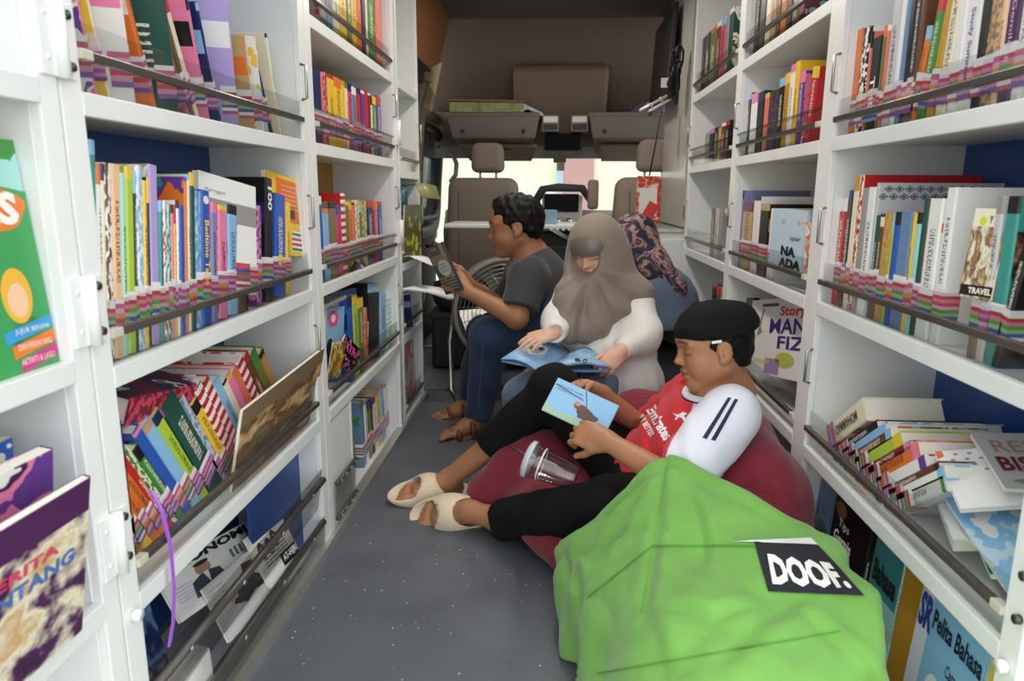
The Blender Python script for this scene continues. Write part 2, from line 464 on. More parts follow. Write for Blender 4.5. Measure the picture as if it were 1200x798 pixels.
bcN = bookcase('white steel bookcase nearest on the left, hinged beside the blue-backed one', -1, .36, .826, (1.076, .738, .402, .05), M_white, .84, post0=.03, post1=.028,
               guards=())
bcA = bookcase('blue-backed white bookcase on the left between two hinge posts', -1, .893, 1.71, ZS, M_blue, .84, guards=((1.07, 1), (.71, 1), (.368, 1)), hinge_z=(1.2, .90, .58), post0=.035, post1=.034,
               knuckles=((.858, 1.125), (.858, .795), (.858, .47)))
bcB = bookcase('mustard-backed white bookcase on the left, second along the aisle', -1, 1.782, 2.67, (1.37,)+ZS, M_mustard, .84, guards=((1.37, 1), (1.07, 2), (.71, 2), (.368, 1)), hinge_z=(1.26, .93, .56), post0=.036, post1=.04,
               knuckles=((2.72, 1.17), (2.72, .80)))
bcC = bookcase('narrow white bookcase at the far end of the left row', -1, 2.755, 3.15, (1.37, 1.035, .67, .375, .03), M_white, .84, guards=((1.035, 0), (.67, 0), (.375, 0), (.03, 0)), hinge_z=(1.2, .85, .5), post0=.02, post1=.012)
bcR = bookcase('blue-backed white bookcase nearest on the right', 1, .86, 1.62, ZS, M_blue, .885, guards=((1.06, 1), (.71, 1), (.365, 1), (.006, 1)), hinge_z=(1.2, .88, .56), post0=.034, post1=.034)
bcS = bookcase('mustard-backed white bookcase in the middle of the right row', 1, 1.688, 2.45, (1.37,)+ZS, M_mustard, .87, guards=((1.37, 1), (1.06, 2), (.71, 1), (.365, 1)), hinge_z=(1.2, .88, .5), post0=.036, post1=.026)
bcT = bookcase('white bookcase at the far end of the right row', 1, 2.50, 3.28, (1.37,)+ZS, M_white, .87, guards=((1.37, 1), (1.06, 2), (.71, 1)), hinge_z=(1.2, .88, .5), post0=.024, post1=.03)
# magazine tray of the left low cell: tubular rails, clear tilted panes
def tray(root, s, y0, y1, rails):
    for (x, z, r) in rails:
        bm = bmesh.new(); bm_tube(bm, [(s*x, y0, z), (s*x, y1, z)], r, 10); t = bm_obj('tray_rail', bm, M_rail, root, True)
        n = 4
        for i in range(n):
            y = y0+(i+.5)*(y1-y0)/n
            bm = bmesh.new(); bm_tube(bm, [(s*(x-r), y, z), (s*(x-r-.003), y, z)], [.006, .004], 8); bm_obj('screw', bm, M_steel, t, True)
tray(bcA, -1, .9, 1.70, ((.597, .205, .009), (.602, .085, .009)))
for i, (xa, za, xb2, zb) in enumerate(((.60, .02, .597, .10), (.615, .12, .597, .235))):
    prism('clear_pane', [(-xa, .905, za), (-xa, 1.70, za), (-xb2, 1.70, zb), (-xb2, .905, zb)], (-.003, 0, 0), M_acr2, bcA)
box('blank_panel', -.668, -.66, 1.40, 1.702, .02, .34, M_blue, bcA)
box('sill', -.605, -.585, .9, 1.70, .0, .025, M_alu, bcA)
tray(bcR, 1, .87, 1.61, ((.597, .11, .008),))
# low cell of the second left bookcase: half closed by a white board with a tray, half open
box('divider', -.83, -.602, 1.985, 1.997, .01, .345, M_white, bcB)
box('blank_panel', -.612, -.604, 1.79, 1.985, .02, .34, M_white, bcB)
tr_ = prism('clear_pane', [(-.598, 1.79, .05), (-.598, 1.98, .05), (-.592, 1.98, .15), (-.592, 1.79, .15)], (.003, 0, 0), M_acr2, bcB)
tray(bcB, -1, 1.79, 1.98, ((.59, .155, .007), (.592, .05, .006)))
# right-hand hinge post nearest the camera
for z in (.42, .48): tube('screw', [(.5995, .835, z), (.592, .835, z)], .0065, M_screw, bcR)
tube('knob', [(.5995, .845, .345), (.588, .845, .345)], .009, M_lip, bcR)
tube('knob', [(-.5995, .878, .345), (-.588, .878, .345)], .009, M_lip, bcA)
# ================================================================== books
PAL = dict(white='f2f1ee', cream='efe5c9', peach='f3c79a', mint='a6dcd6', teal='3c9a90', lime='b4d242', green='3f8f3a', darkgreen='1f5148', olive='757a3a',
           yellow='f3c83a', mustard='c8962c', orange='e97a2c', red='c62a2e', maroon='7a2130', pink='ee84ae', rose='d8476c', salmon='e57a66', lilac='b9a5de',
           violet='8388bd', paleblue='c6dcea', purple='6a3f96', plum='4f2354', blue='2d5cba', sky='8fc4ea', navy='1c2d62', steel='6f8eb4', grey='9c9a97', silver='c9cacc',
           charcoal='3a393b', black='18181a', brown='6a4329', tan='c8a46e', kraft='bb9157', khaki='8a7458')
ORD = ['first', 'second', 'third', 'fourth', 'fifth', 'sixth', 'seventh', 'eighth', 'ninth', 'tenth', 'eleventh', 'twelfth', 'thirteenth', 'fourteenth', 'fifteenth', 'sixteenth',
       'seventeenth', 'eighteenth', 'nineteenth', 'twentieth'] + ['twenty-'+x for x in ('first', 'second', 'third', 'fourth', 'fifth', 'sixth', 'seventh', 'eighth', 'ninth')] + ['thirtieth'] + \
      ['thirty-'+x for x in ('first', 'second', 'third', 'fourth', 'fifth', 'sixth', 'seventh', 'eighth', 'ninth')] + ['fortieth', 'forty-first', 'forty-second', 'forty-third']
def lum(c): c = lin(c); return .3*c[0]+.6*c[1]+.1*c[2]
def cover_mat(base, acc, acc2, style):
    key = ('cover', base, acc, acc2, style)
    if key in MATS: return MATS[key]
    k = NT('cover_%s_%s' % (base, style)); uv = k.n('UVMap'); B, A, A2 = PAL[base], PAL[acc], PAL[acc2]
    ink = '202024' if lum(B) > .25 else 'f4efe2'
    sep = k.n('SeparateXYZ'); k.l(uv.outputs[0], sep.inputs[0]); u, v = sep.outputs[0], sep.outputs[1]
    seed = random.random()*50
    mp = k.n('Mapping'); mp.inputs['Location'].default_value = (seed, seed*.7, 0); k.l(uv.outputs[0], mp.inputs[0])
    if style == 'art':
        n = k.n('TexNoise', i_Scale=2.6, i_Detail=3.); k.l(mp.outputs[0], n.inputs['Vector'])
        c = k.ramp(n.outputs[0], [(0, B), (.44, B), (.47, A), (.55, A2), (.6, 'f3efe6'), (.64, B)], True).outputs[0]
    elif style == 'photo':
        n = k.n('TexNoise', i_Scale=4., i_Detail=8.); k.l(mp.outputs[0], n.inputs['Vector'])
        c0 = k.ramp(n.outputs[0], [(.25, '1d1a18'), (.42, B), (.52, A), (.6, A2), (.75, 'e8dcc8')]).outputs[0]
        top = k.math('GREATER_THAN', v, .8); c = k.mix(top, c0, B)
    elif style == 'stripe':
        w = k.math('FRACT', k.math('MULTIPLY', v, 9.)); s_ = k.math('LESS_THAN', w, .5); c = k.mix(s_, B, A)
    elif style == 'blot':
        n = k.n('TexVoronoi', i_Scale=6.); k.l(mp.outputs[0], n.inputs['Vector'])
        m = k.math('LESS_THAN', n.outputs[0], .38); c = k.mix(m, B, A)
    elif style == 'lines':
        n = k.n('TexNoise', i_Scale=1., i_Detail=2.)
        mp.inputs['Scale'].default_value = (22, 60, 1); k.l(mp.outputs[0], n.inputs['Vector'])
        rows = k.math('LESS_THAN', k.math('FRACT', k.math('MULTIPLY', v, 16.)), .38)
        ins = k.math('MULTIPLY', k.math('MULTIPLY', k.math('GREATER_THAN', u, .15), k.math('LESS_THAN', u, .8)), k.math('MULTIPLY', k.math('GREATER_THAN', v, .3), k.math('LESS_THAN', v, .75)))
        m = k.math('MULTIPLY', k.math('MULTIPLY', rows, ins), k.math('GREATER_THAN', n.outputs[0], .42)); c = k.mix(m, B, ink)
    else:                                   # plain with a band
        m = k.math('MULTIPLY', k.math('GREATER_THAN', v, .62), k.math('LESS_THAN', v, .8)); c = k.mix(m, B, A)
    k.l(c, k.b.inputs['Base Color']); k.set(Roughness=.3); MATS[key] = k.m; return k.m
def spine_mat(base, acc, style):
    key = ('spine', base, acc, style)
    if key in MATS: return MATS[key]
    k = NT('spine_%s_%s' % (base, style)); uv = k.n('UVMap'); B, A = PAL[base], PAL[acc]
    ink = '26242a' if lum(B) > .22 else 'f1ead8'
    sep = k.n('SeparateXYZ'); k.l(uv.outputs[0], sep.inputs[0]); u, v = sep.outputs[0], sep.outputs[1]
    oi = k.n('ObjectInfo'); rnd = oi.outputs['Random']
    if style == 'stripe':
        w = k.math('LESS_THAN', k.math('FRACT', k.math('ADD', k.math('MULTIPLY', v, 11.), k.math('MULTIPLY', rnd, 3.))), .5); c = k.mix(w, B, A)
    elif style == 'blot':
        n = k.n('TexNoise', i_Scale=1., i_Detail=2.); mp = k.n('Mapping'); mp.inputs['Scale'].default_value = (2.5, 16, 1); k.l(uv.outputs[0], mp.inputs[0]); k.l(mp.outputs[0], n.inputs['Vector'])
        c = k.mix(k.math('GREATER_THAN', n.outputs[0], .5), B, A)
    else:
        n = k.n('TexNoise', i_Scale=1., i_Detail=1.); mp = k.n('Mapping'); mp.inputs['Scale'].default_value = (2.4, 95, 1)
        cx = k.n('CombineXYZ'); k.l(rnd, cx.inputs[1]); ad = k.n('VectorMath', operation='ADD'); k.l(uv.outputs[0], ad.inputs[0]); k.l(cx.outputs[0], ad.inputs[1])
        k.l(ad.outputs[0], mp.inputs[0]); k.l(mp.outputs[0], n.inputs['Vector'])
        lo = k.math('ADD', .3, k.math('MULTIPLY', rnd, .12)); hi = k.math('ADD', .66, k.math('MULTIPLY', rnd, .2))
        ins = k.math('MULTIPLY', k.math('MULTIPLY', k.math('GREATER_THAN', u, .3), k.math('LESS_THAN', u, .7)), k.math('MULTIPLY', k.math('GREATER_THAN', v, lo), k.math('LESS_THAN', v, hi)))
        ins = k.math('MULTIPLY', ins, k.math('MULTIPLY', .8, k.math('GREATER_THAN', k.math('FRACT', k.math('MULTIPLY', rnd, 7.3)), .4)))
        m = k.math('MULTIPLY', ins, k.math('GREATER_THAN', n.outputs[0], .5)); c = k.mix(m, B, ink)
        bd = k.math('GREATER_THAN', v, k.math('SUBTRACT', .97, k.math('MULTIPLY', rnd, .12)))
        c = k.mix(k.math('MULTIPLY', bd, .0 if style == 'plain' else 1.), c, A)
    k.l(c, k.b.inputs['Base Color']); k.set(Roughness=.32); MATS[key] = k.m; return k.m
def label_mat(i):
    key = ('label', i)
    if key in MATS: return MATS[key]
    k = NT('classification_label'); uv = k.n('UVMap'); sep = k.n('SeparateXYZ'); k.l(uv.outputs[0], sep.inputs[0])
    sets = (['f4f2f4', 'e8dcec', 'c8508c', 'd890b4', 'a8508c', 'd8b4d0', 'b06aa8', 'c8a0c8', '7a5aa0'], ['f4f2f4', 'e9d6de', 'd2484e', 'e08a94', 'cc4878', 'e6a8b8', '58a068', '8cc07a', '4a68b4', 'a8a0d0'],
            ['f4f4f2', 'f4f2f4', 'c8424e', 'd88a9a', '6aa05a', 'a8c88a', '4a68b4', 'f0ecec', 'cc5a7a'], ['f4f2f4', 'cf6a92', 'e4b0c4', 'd99a5a', 'c95a6a', 'dca0b8', '8a6ab0'])[i % 4]
    n = len(sets); r = k.ramp(sep.outputs[1], [(j/n, c) for j, c in enumerate(reversed(sets))], True)
    k.l(r.outputs[0], k.b.inputs['Base Color']); k.set(Roughness=.25); MATS[key] = k.m; return k.m
M_pages = plain('page_block', 'f1ecdf', .85, noise=.05, nscale=200)
def uvset(me, fn):
    uvl = me.uv_layers.new(name='UVMap')
    for p in me.polygons:
        for li in p.loop_indices: uvl.data[li].uv = fn(p, me.vertices[me.loops[li].vertex_index].co)
def book(t, h, w, base, acc='white', acc2='yellow', cstyle='art', sstyle='text', name='book', hard=True):
    """closed book: spine outward along local +x, thickness along y, height along z; origin at the foot of the spine"""
    c = min(.0022 if hard else .001, t*.3); e = min(.003, t*.3)
    out = [(-w, -t/2), (-e, -t/2), (0, -t/2+e), (0, t/2-e), (-e, t/2), (-w, t/2)]
    inn = [(-w, t/2-c), (-c*1.3, t/2-c), (-c*1.3, -t/2+c), (-w, -t/2+c)]
    pr = out+inn; n = len(pr)
    vs = [(x, y, 0) for x, y in pr]+[(x, y, h) for x, y in pr]
    fs = [(i, (i+1) % n, n+(i+1) % n, n+i) for i in range(n)]
    # end caps as three strips (near board, spine, far board)
    for z in (0, n):
        q = [(0, 1, 8, 9), (1, 2, 3, 4, 7, 8), (4, 5, 6, 7)]
        fs += [tuple(z+i for i in (f[::-1] if z == 0 else f)) for f in q]
    mi = [0]*len(fs)
    for i in (1, 2, 3): mi[i] = 1
    o = mesh_obj(name, vs, fs, [cover_mat(base, acc, acc2, cstyle), spine_mat(base, acc, sstyle)], None, matidx=mi)
    def f(p, co):
        if p.material_index == 1: return ((co.y+t/2)/t, co.z/h)
        return ((-co.x/w if p.center.y > 0 else 1+co.x/w), co.z/h)
    uvset(o.data, f)
    s = .004 if hard else .0008
    pg = mesh_obj('pages', [(x, y, z) for x in (-w+s, -c*1.3) for y in (-t/2+c, t/2-c) for z in (s*.7, h-s*.7)],
                  [(0, 1, 3, 2), (4, 6, 7, 5), (0, 4, 5, 1), (2, 3, 7, 6), (0, 2, 6, 4), (1, 5, 7, 3)], M_pages)
    pg.parent = o
    o['_d'] = (t, h, w)
    return o
def spine_label(o, i, z0=.004, z1=.062, dep=.028):
    t, h, w = o['_d']; e = .0007; z1 = min(z1, h*.6); dep = min(dep, w*.5)
    xs = [(-dep, -t/2-e), (e, -t/2-e), (e, t/2+e), (-dep, t/2+e)]
    vs = [(x, y, z) for z in (z0, z1) for x, y in xs]
    l = mesh_obj('spine_label', vs, [(0, 1, 5, 4), (1, 2, 6, 5), (2, 3, 7, 6)], label_mat(i)); l.parent = o
    uvset(l.data, lambda p, co: (co.y/t+.5, (co.z-z0)/(z1-z0)))
    return l
def print_on(o, face, txt, col, u0, u1, v0, v1, bold=.0, name='title', rot=0, parent=None, **kw):
    """flat print on a cover ('near' = -y face, 'far' = +y face) or 'spine'; u from left edge as read, v from the foot"""
    t, h, w = o['_d']; e = .0013; inkm = plain('ink_'+col, col, .5)
    if face == 'near':   M = Matrix(((1, 0, 0, -w+u0*w), (0, 0, -1, -t/2-e), (0, 1, 0, v0*h), (0, 0, 0, 1))); fit = ((u1-u0)*w, (v1-v0)*h)
    elif face == 'far':  M = Matrix(((-1, 0, 0, -u0*w), (0, 0, 1, t/2+e), (0, 1, 0, v0*h), (0, 0, 0, 1))); fit = ((u1-u0)*w, (v1-v0)*h)
    else:                # spine, reading downwards
        M = Matrix(((0, 0, 1, e), (0, 1, 0, -t/2+u0*t), (-1, 0, 0, v1*h), (0, 0, 0, 1))); fit = ((v1-v0)*h, (u1-u0)*t)
        if rot: M = Matrix(((0, 0, 1, e), (0, -1, 0, t/2-u0*t), (1, 0, 0, v0*h), (0, 0, 0, 1)))
    L = lettering(name, txt, .02, M, inkm, None, bold, fit, **kw)
    if L: L.parent = parent or o
    return L
def patch_on(o, face, poly, col, name='printed_panel', e=.0003):
    t, h, w = o['_d']; m = plain('print_'+col, col, .4)
    if face == 'near': vs = [(-w+u*w, -t/2-e, v*h) for u, v in poly]; f = list(range(len(poly)))
    elif face == 'far': vs = [(-u*w, t/2+e, v*h) for u, v in poly]; f = list(range(len(poly)))
    else: vs = [(e, -t/2+u*t, v*h) for u, v in poly]; f = list(range(len(poly)))
    p = mesh_obj(name, vs, [f], m); p.parent = o; return p
def blob(cx, cy, rx, ry, n=20, wob=0): return [(cx+rx*math.cos(a)*(1+wob*math.sin(5*a)), cy+ry*math.sin(a)*(1+wob*math.sin(5*a))) for a in [2*math.pi*i/n for i in range(n)]]
BOOKS = {}
def row(phrase, group, s, zs, zref, data, end='near', lab=True, xin=.028, lean=0, w=.17, yaw=0, cat='book', hmax=.315, kind='book'):
    """one shelf of books from measured spine edges: 'x0 x1 ytop colour [options]'"""
    rng = random.Random(hash(phrase) % 1000 if False else sum(map(ord, phrase)))
    ents = []
    X = s*(XF+xin)
    for ln in data.strip().split('\n'):
        p = ln.split(); x0, x1, yt, colr = float(p[0]), float(p[1]), float(p[2]), p[3]; opt = dict(q.split('=') if '=' in q else (q, '1') for q in p[4:])
        xi = s*(XF+float(opt.get('in', xin)))
        def Yat(px):
            # pixel column on the spine plane at height zref
            lo, hi = .3, 6.
            f = lambda y: proj_x(xi, y, zref)-px
            a = f(lo)
            for _ in range(50):
                m = (lo+hi)/2
                if (f(m) > 0) == (a > 0): lo = m
                else: hi = m
            return (lo+hi)/2
        ya, yb = sorted((Yat(x0), Yat(x1)))
        yc = (ya+yb)/2; t = max(.0035, (yb-ya)*.94)
        ln_ = math.radians(float(opt.get('lean', lean)))
        ztop = onX((x0+x1)/2, yt, xi)
        # height: the point on the spine plane at depth yc seen at row ytop
        h = solve_z(xi, yc, yt)-zs
        if ln_: h = h/max(.4, math.cos(ln_))
        h = float(opt.get('h', min(hmax, max(.1, h))))
        ents.append((yc, t, h, colr, opt, ln_, xi))
    order = sorted(range(len(ents)), key=lambda i: ents[i][0], reverse=(end == 'far'))
    rank = {i: r for r, i in enumerate(order)}
    for i, (yc, t, h, colr, opt, ln_, xi) in enumerate(ents):
        base = colr; acc = opt.get('a', rng.choice(['white', 'yellow', 'navy', 'red', 'sky', 'orange', 'black', 'pink'])); acc2 = opt.get('b', rng.choice(['pink', 'green', 'yellow', 'steel', 'tan', 'red']))
        yc -= math.tan(ln_)*max(0, zref-zs) if abs(ln_) < .3 else 0
        if 't' in opt: t = float(opt['t'])
        wd = min(float(opt.get('w', w*rng.uniform(.85, 1.05))), (.232 if s < 0 else .265)-float(opt.get('in', xin)))
        o = book(t, h, wd, base, acc, acc2, opt.get('c', rng.choice(['art', 'art', 'photo', 'lines', 'blot'])), opt.get('s', 'text'), hard=t > .008)
        yw = math.radians(float(opt.get('yaw', yaw)))
        lift = abs(math.sin(ln_))*t/2*0 + float(opt.get('up', 0))
        R = Matrix.Rotation((0 if s < 0 else math.pi)+yw, 4, 'Z') @ Matrix.Rotation((-ln_ if s < 0 else ln_), 4, 'X')
        # a leaning book stands on one lower edge
        o.matrix_basis = Matrix.Translation((xi, yc, zs-.0035+abs(math.sin(ln_))*t/2+lift)) @ R
        thick = 'thin' if t < .008 else ('thick' if t > .02 else ('tall' if h > .26 else ''))
        pat = {'stripe': 'striped', 'blot': 'patterned'}.get(opt.get('s', ''), '')
        nm = ' '.join(x for x in (thick, pat, opt.get('n', base), kind) if x).replace('darkgreen', 'dark green')
        tag(o, '%s, %s from %s end, %s' % (nm, ORD[rank[i]], end, phrase), cat, group)
        if 'rose_label' in opt: pass
        if lab and 'nolab' not in opt: spine_label(o, rng.randint(0, 3), .036, rng.uniform(.086, .10))
        if 'id' in opt: BOOKS[opt['id']] = o
    return
def proj_x(x, y, z):
    c = CM @ np.array([x, y, z-ZC]); return 600+FPX*c[0]/c[2]
def solve_z(x, y, py):
    lo, hi = -1., 3.
    for _ in range(50):
        m = (lo+hi)/2; c = CM @ np.array([x, y, m-ZC])
        if 399-FPX*c[1]/c[2] > py: lo = m
        else: hi = m
    return (lo+hi)/2
ROWS = {}
row('upper shelf of blue-backed left bookcase', 'picture books on the left top shelf', -1, 1.07, 1.115, '''
100 122 -60 pink a=white b=purple c=art yaw=22 lean=-24 t=.006 id=pinkcircle
120 134 -60 cream yaw=18 lean=-24 t=.007
140 172 -50 white a=pink c=band yaw=26 lean=-25 t=.006 id=hatgirl
174 188 -40 orange c=band yaw=10 lean=-25 t=.014
192 222 -5 darkgreen a=sky c=lines yaw=24 lean=-25 t=.006 id=darkgreen
223 229 8 brown lean=-27 yaw=4
229 234 8 cream lean=-27 yaw=4
236 252 8 pink c=band yaw=14 lean=-27 t=.012
254 263 18 navy a=sky c=plainband yaw=10 lean=-26 t=.01
268 288 4 lilac n=lilac-white a=white c=band yaw=22 lean=-22 t=.008
292 304 50 tan c=band yaw=16 lean=-24 t=.006
305 311 52 white yaw=20 lean=-26 t=.005
312 317 56 sky lean=-24 yaw=8 t=.005
318 322 58 black lean=-24 t=.006
326 333 47 cream c=lines lean=-20 yaw=6 t=.012 nolab
''', xin=.045, w=.16)
row('middle shelf of blue-backed left bookcase', 'picture books on the left middle shelf', -1, .71, .82, '''
109 116.5 184 teal a=sky b=rose c=art w=.19 h=.31
117 122 188 white
122 126 188 cream
126 133.5 188 white n=giraffe-print a=brown s=blot
134 144.5 190 peach s=plain
144.5 150 200 mint s=plain
150 159 193 lime a=yellow
159 162 197 black
162 170 191 sky a=white s=blot
170 174.5 209 yellow s=plain
174.5 177 205 black
177 187 191 lilac s=plain w=.18
188 193 234 teal
193 197 233 rose s=blot a=white
197 202 237 green n=sea-green a=mint s=blot
202 205 238 pink
205 208 238 yellow
208 211.5 233 white
211.5 217.5 239 blue s=plain
218 221 205 orange a=purple b=teal c=art w=.19
221 224.5 202 cream
224.5 230 200 darkgreen a=yellow
231 237 222 sky a=steel s=blot
237.5 247 222 blue s=plain id=bedtime
249 255 236 violet
257 267 240 pink w=.2
268 279 240 sky
280 286 240 brown a=orange
287 291 242 black s=plain id=goodbye
302 307 240 purple a=pink s=blot
312 320 208 black a=navy s=plain id=hundred c=band
323 335 228 blue a=yellow s=plain id=six
336 341 236 yellow s=plain
''', lean=8)
row('highest visible shelf of mustard-backed left bookcase', 'books on the highest left shelf', -1, 1.37, 1.55, '''
372 380 -40 grey
380 388 -40 steel
388 396 -40 cream
396 405 -40 yellow
405 411 -40 olive
411 417 -40 yellow
417.5 422.5 -40 orange
424 428 -40 plum
428.5 430.5 -40 cream
431 438.5 -40 green s=plain
440 447.5 -40 salmon s=plain
''', lab=False, hmax=.27)
row('shelf above eye level, mustard-backed left bookcase', 'storybooks on the second left bookcase', -1, 1.07, 1.2, '''
363 367 72 pink a=white s=blot
367.5 377 78 navy n=royal-blue s=plain
377.3 380 83 salmon
380.3 384 83 maroon a=pink s=blot
385 392.4 86 yellow
393 401 90 yellow a=orange
401.3 405 93 yellow a=mustard
405.6 408.3 96 cream a=olive
408.6 413 96 rose
413.5 418.3 101 steel
418.6 423 102 red
424.5 428 105 purple
428.3 432 105 red
432.4 435 108 maroon
435.2 437 111 cream
437.2 441.5 112 green a=yellow
442 447 112 purple
''')
row('shelf below eye level, mustard-backed left bookcase', 'comics on the second left bookcase', -1, .71, .84, '''
372 379 228 blue
379.5 386 243 sky a=orange
386.3 394.5 235 khaki
395 401 238 rose a=purple
401.3 406 225 red a=white s=stripe w=.2
406.3 410 235 olive a=yellow
410.2 413 236 orange
413.2 417 236 salmon
417.2 422 233 tan s=blot a=cream
422.3 425 240 olive
425.5 430.3 234 yellow a=teal s=blot
430.8 438 234 navy
438.3 443.6 235 red
444 448 235 blue
''')
row('waist-high shelf of mustard-backed left bookcase', 'books on the waist-high left shelf', -1, .368, .5, '''
409 414.5 346 blue w=.2 c=band
415 420.5 345 lime a=yellow
421 427 348 olive a=yellow
427.4 431 360 salmon a=tan
432 445 334 black c=lines w=.2 lean=6
446 453 345 sky s=plain lean=8
454 459.5 347 mint s=stripe a=white
''', lab=False)
row('floor shelf of mustard-backed left bookcase', 'thin readers on the left floor shelf', -1, .006, .19, '''
423 426.6 470 steel a=green lean=-5
427 430 468 white lean=-5
430.3 434.3 468 olive lean=-6
434.6 437 466 black lean=-6
437.3 440.2 464 white lean=-6
440.6 445 458 yellow lean=-6
445.3 450 452 sky lean=-6
450.3 453.6 450 white a=green lean=-7
454 458 449 cream lean=-7
458.3 462 447 white lean=-8
462.3 467 445 lime lean=-8 c=band
''', xin=.05)
row('leaning row in blue-backed left bookcase', 'leaning picture books on the left low shelf', -1, .368, .41, '''
149 153 484 teal n=pale-teal lean=0 h=.24 s=plain nolab
156 159 500 navy lean=0 h=.25
172 181 560 yellow h=.2
182 190 560 orange h=.2
191 199 540 orange n=tangerine h=.22
200 205.5 530 red h=.23
206 211 530 cream a=green s=blot h=.23
212 218 525 green h=.22
219 227 510 blue w=.2 h=.25
228 237 510 sky a=tan c=photo h=.25 w=.2
238 246 500 lime h=.26 w=.2
248 262 490 darkgreen n=teal-green s=plain h=.27 w=.2
262.5 269 490 silver a=steel s=blot h=.26
270 277 490 yellow h=.24
278 285.5 490 red a=white s=stripe h=.27
286 293 490 red n=scarlet a=white s=stripe h=.27
293.5 300 480 sky h=.26
300.5 305.5 480 cream h=.25
306 311.5 470 pink h=.26
312 317.5 470 salmon h=.26
318 324.5 460 red n=crimson a=white s=stripe h=.28
325 330.5 450 brown h=.28 w=.2
331 337 440 olive a=green c=photo h=.28 w=.2
338 343 430 kraft h=.27 w=.2
''', lean=-33, xin=.05, w=.19)
row('upper shelf of blue-backed right bookcase', 'books on the right upper shelf', 1, 1.06, 1.17, '''
991.5 994 34 black
994.3 1005 33 orange s=plain
1005.3 1013.5 30 white n=zebra-print a=black s=blot
1014 1017 35 salmon
1017.5 1029 41 black s=plain id=blackspine
1029.3 1033 28 olive
1033.3 1037 27 salmon
1038 1047.5 -20 silver s=plain
1048 1053 -25 white
1053.5 1058.5 -20 steel
1059 1065 -30 black
1065.3 1071 -30 charcoal
1071.3 1076 -30 brown
1077 1083 30 orange lean=-9 n=bright-orange
1085.5 1094.5 -5 green lean=-9
1096 1104 -20 mustard lean=-8
1105 1116.5 -30 cream lean=-4
1117 1127.5 -30 white
1128 1144.5 -30 white n=purple-lettered a=purple s=plain id=purpletext
1145 1155 -30 black a=brown
1156 1168.5 -30 khaki s=blot a=tan
1169 1176 -30 peach
1177 1193.5 -30 plum s=plain id=plum
1194 1206 -30 white
''', end='far', xin=.03)
row('middle shelf of blue-backed right bookcase', 'reference books on the right middle shelf', 1, .71, .85, '''
979 988 230 red a=white
989 993.8 221 charcoal
994.2 999.2 204 cream a=mustard
999.6 1004 203 red n=big-red a=cream b=cream c=plain w=.24 s=blot
1004.5 1010.5 218 grey s=plain
1011 1019 217 white c=plain a=white s=plain w=.24 id=jipu
1019.5 1022.7 212 silver n=lattice-patterned c=plain a=silver s=plain w=.235 id=lattice
1023 1027.3 250 darkgreen s=plain
1027.7 1031.8 252 brown a=cream
1032.2 1041.5 247 tan n=wood-grain a=mustard s=blot
1042 1044 247 lime
1044.3 1050.5 246 blue
1051 1064.5 245 steel s=plain
1065 1068.8 247 yellow
1069.2 1074.8 246 mint
1075.2 1081 230 darkgreen n=dark-teal s=plain id=darkteal
1082 1097.5 230 white s=plain
1100 1111 217 white n=broad-white c=plain a=white s=plain w=.25 id=broadwhite
1146 1156 250 khaki n=dark-brown s=plain
1157 1166 227 silver a=grey c=photo w=.2 id=barcoded
1169 1184 262 teal n=green-and-black a=black b=brown c=photo w=.2 h=.24
1190 1199 270 black a=red lean=-10 h=.22 w=.2 c=band
''', end='far', xin=.03, w=.18)
row('toppled row in blue-backed right bookcase', 'toppled books on the right low shelf', 1, .368, .40, '''
957 973 460 cream h=.235 t=.05 w=.16 s=plain id=thick c=plain a=kraft
974.5 979 470 black h=.23
980 985 470 sky h=.24 s=plain w=.22
986 992 480 brown h=.235
993 1000 480 lime h=.235 w=.2
1001 1006 480 maroon h=.24
1007 1016 480 orange h=.235 w=.18
1017 1024 480 white a=purple h=.22
1025 1030 480 brown n=russet h=.24
1031 1038 480 white n=pale a=sky h=.23
1039 1048 480 silver a=green h=.2
''', end='far', lean=-54, xin=.035, w=.2)
row('highest visible shelf, mustard-backed right bookcase', 'books on the highest right shelf', 1, 1.37, 1.49, '''
866 873.5 -30 white
874 879 -30 brown
879.5 884 -30 peach
884.5 890 -30 black
890.5 897.5 -30 charcoal
898 903 -30 cream
903.5 910 -30 tan
910.5 916 -30 brown
916.5 923 -30 orange
923.5 930 -30 black
930.5 938 -30 khaki
938.5 946 -30 maroon
''', end='far', hmax=.26, lab=False)
row('shelf above eye level, mustard-backed right bookcase', 'novels on the second right bookcase', 1, 1.06, 1.19, '''
874 878.3 108 charcoal
879 886 108 white
886.5 894.5 106 black
895 899.7 108 salmon
900 910.5 105 navy a=brown s=blot
911 917.2 90 black s=text
917.7 923 84 mustard
923.5 928.7 74 white
929 934 70 yellow s=plain
935 941 82 purple a=pink b=salmon c=art w=.2
948 956 78 red a=yellow lean=-8
''', end='far', lab=False)
row('shelf below eye level, mustard-backed right bookcase', 'large books on the second right bookcase', 1, .71, .83, '''
860 868.5 222 violet a=charcoal w=.22 c=plain
869 880 236 tan a=maroon b=salmon c=photo w=.18
881 888 229 white a=black w=.24 c=lines
889 899 238 black a=tan c=plain w=.24 id=blackbox
901 908 243 white
''', end='far', xin=.03)
row('highest visible shelf, farthest right bookcase', 'books on the far right top shelf', 1, 1.37, 1.5, '''
807.5 814 -20 cream
815 820 0 silver
820.3 825 0 black
825.3 831 0 charcoal
831.3 838 0 olive
838.4 843 0 brown
843.3 849 0 rose
849.3 853 0 grey
853.3 858 0 darkgreen
''', end='far', hmax=.24, lab=False)
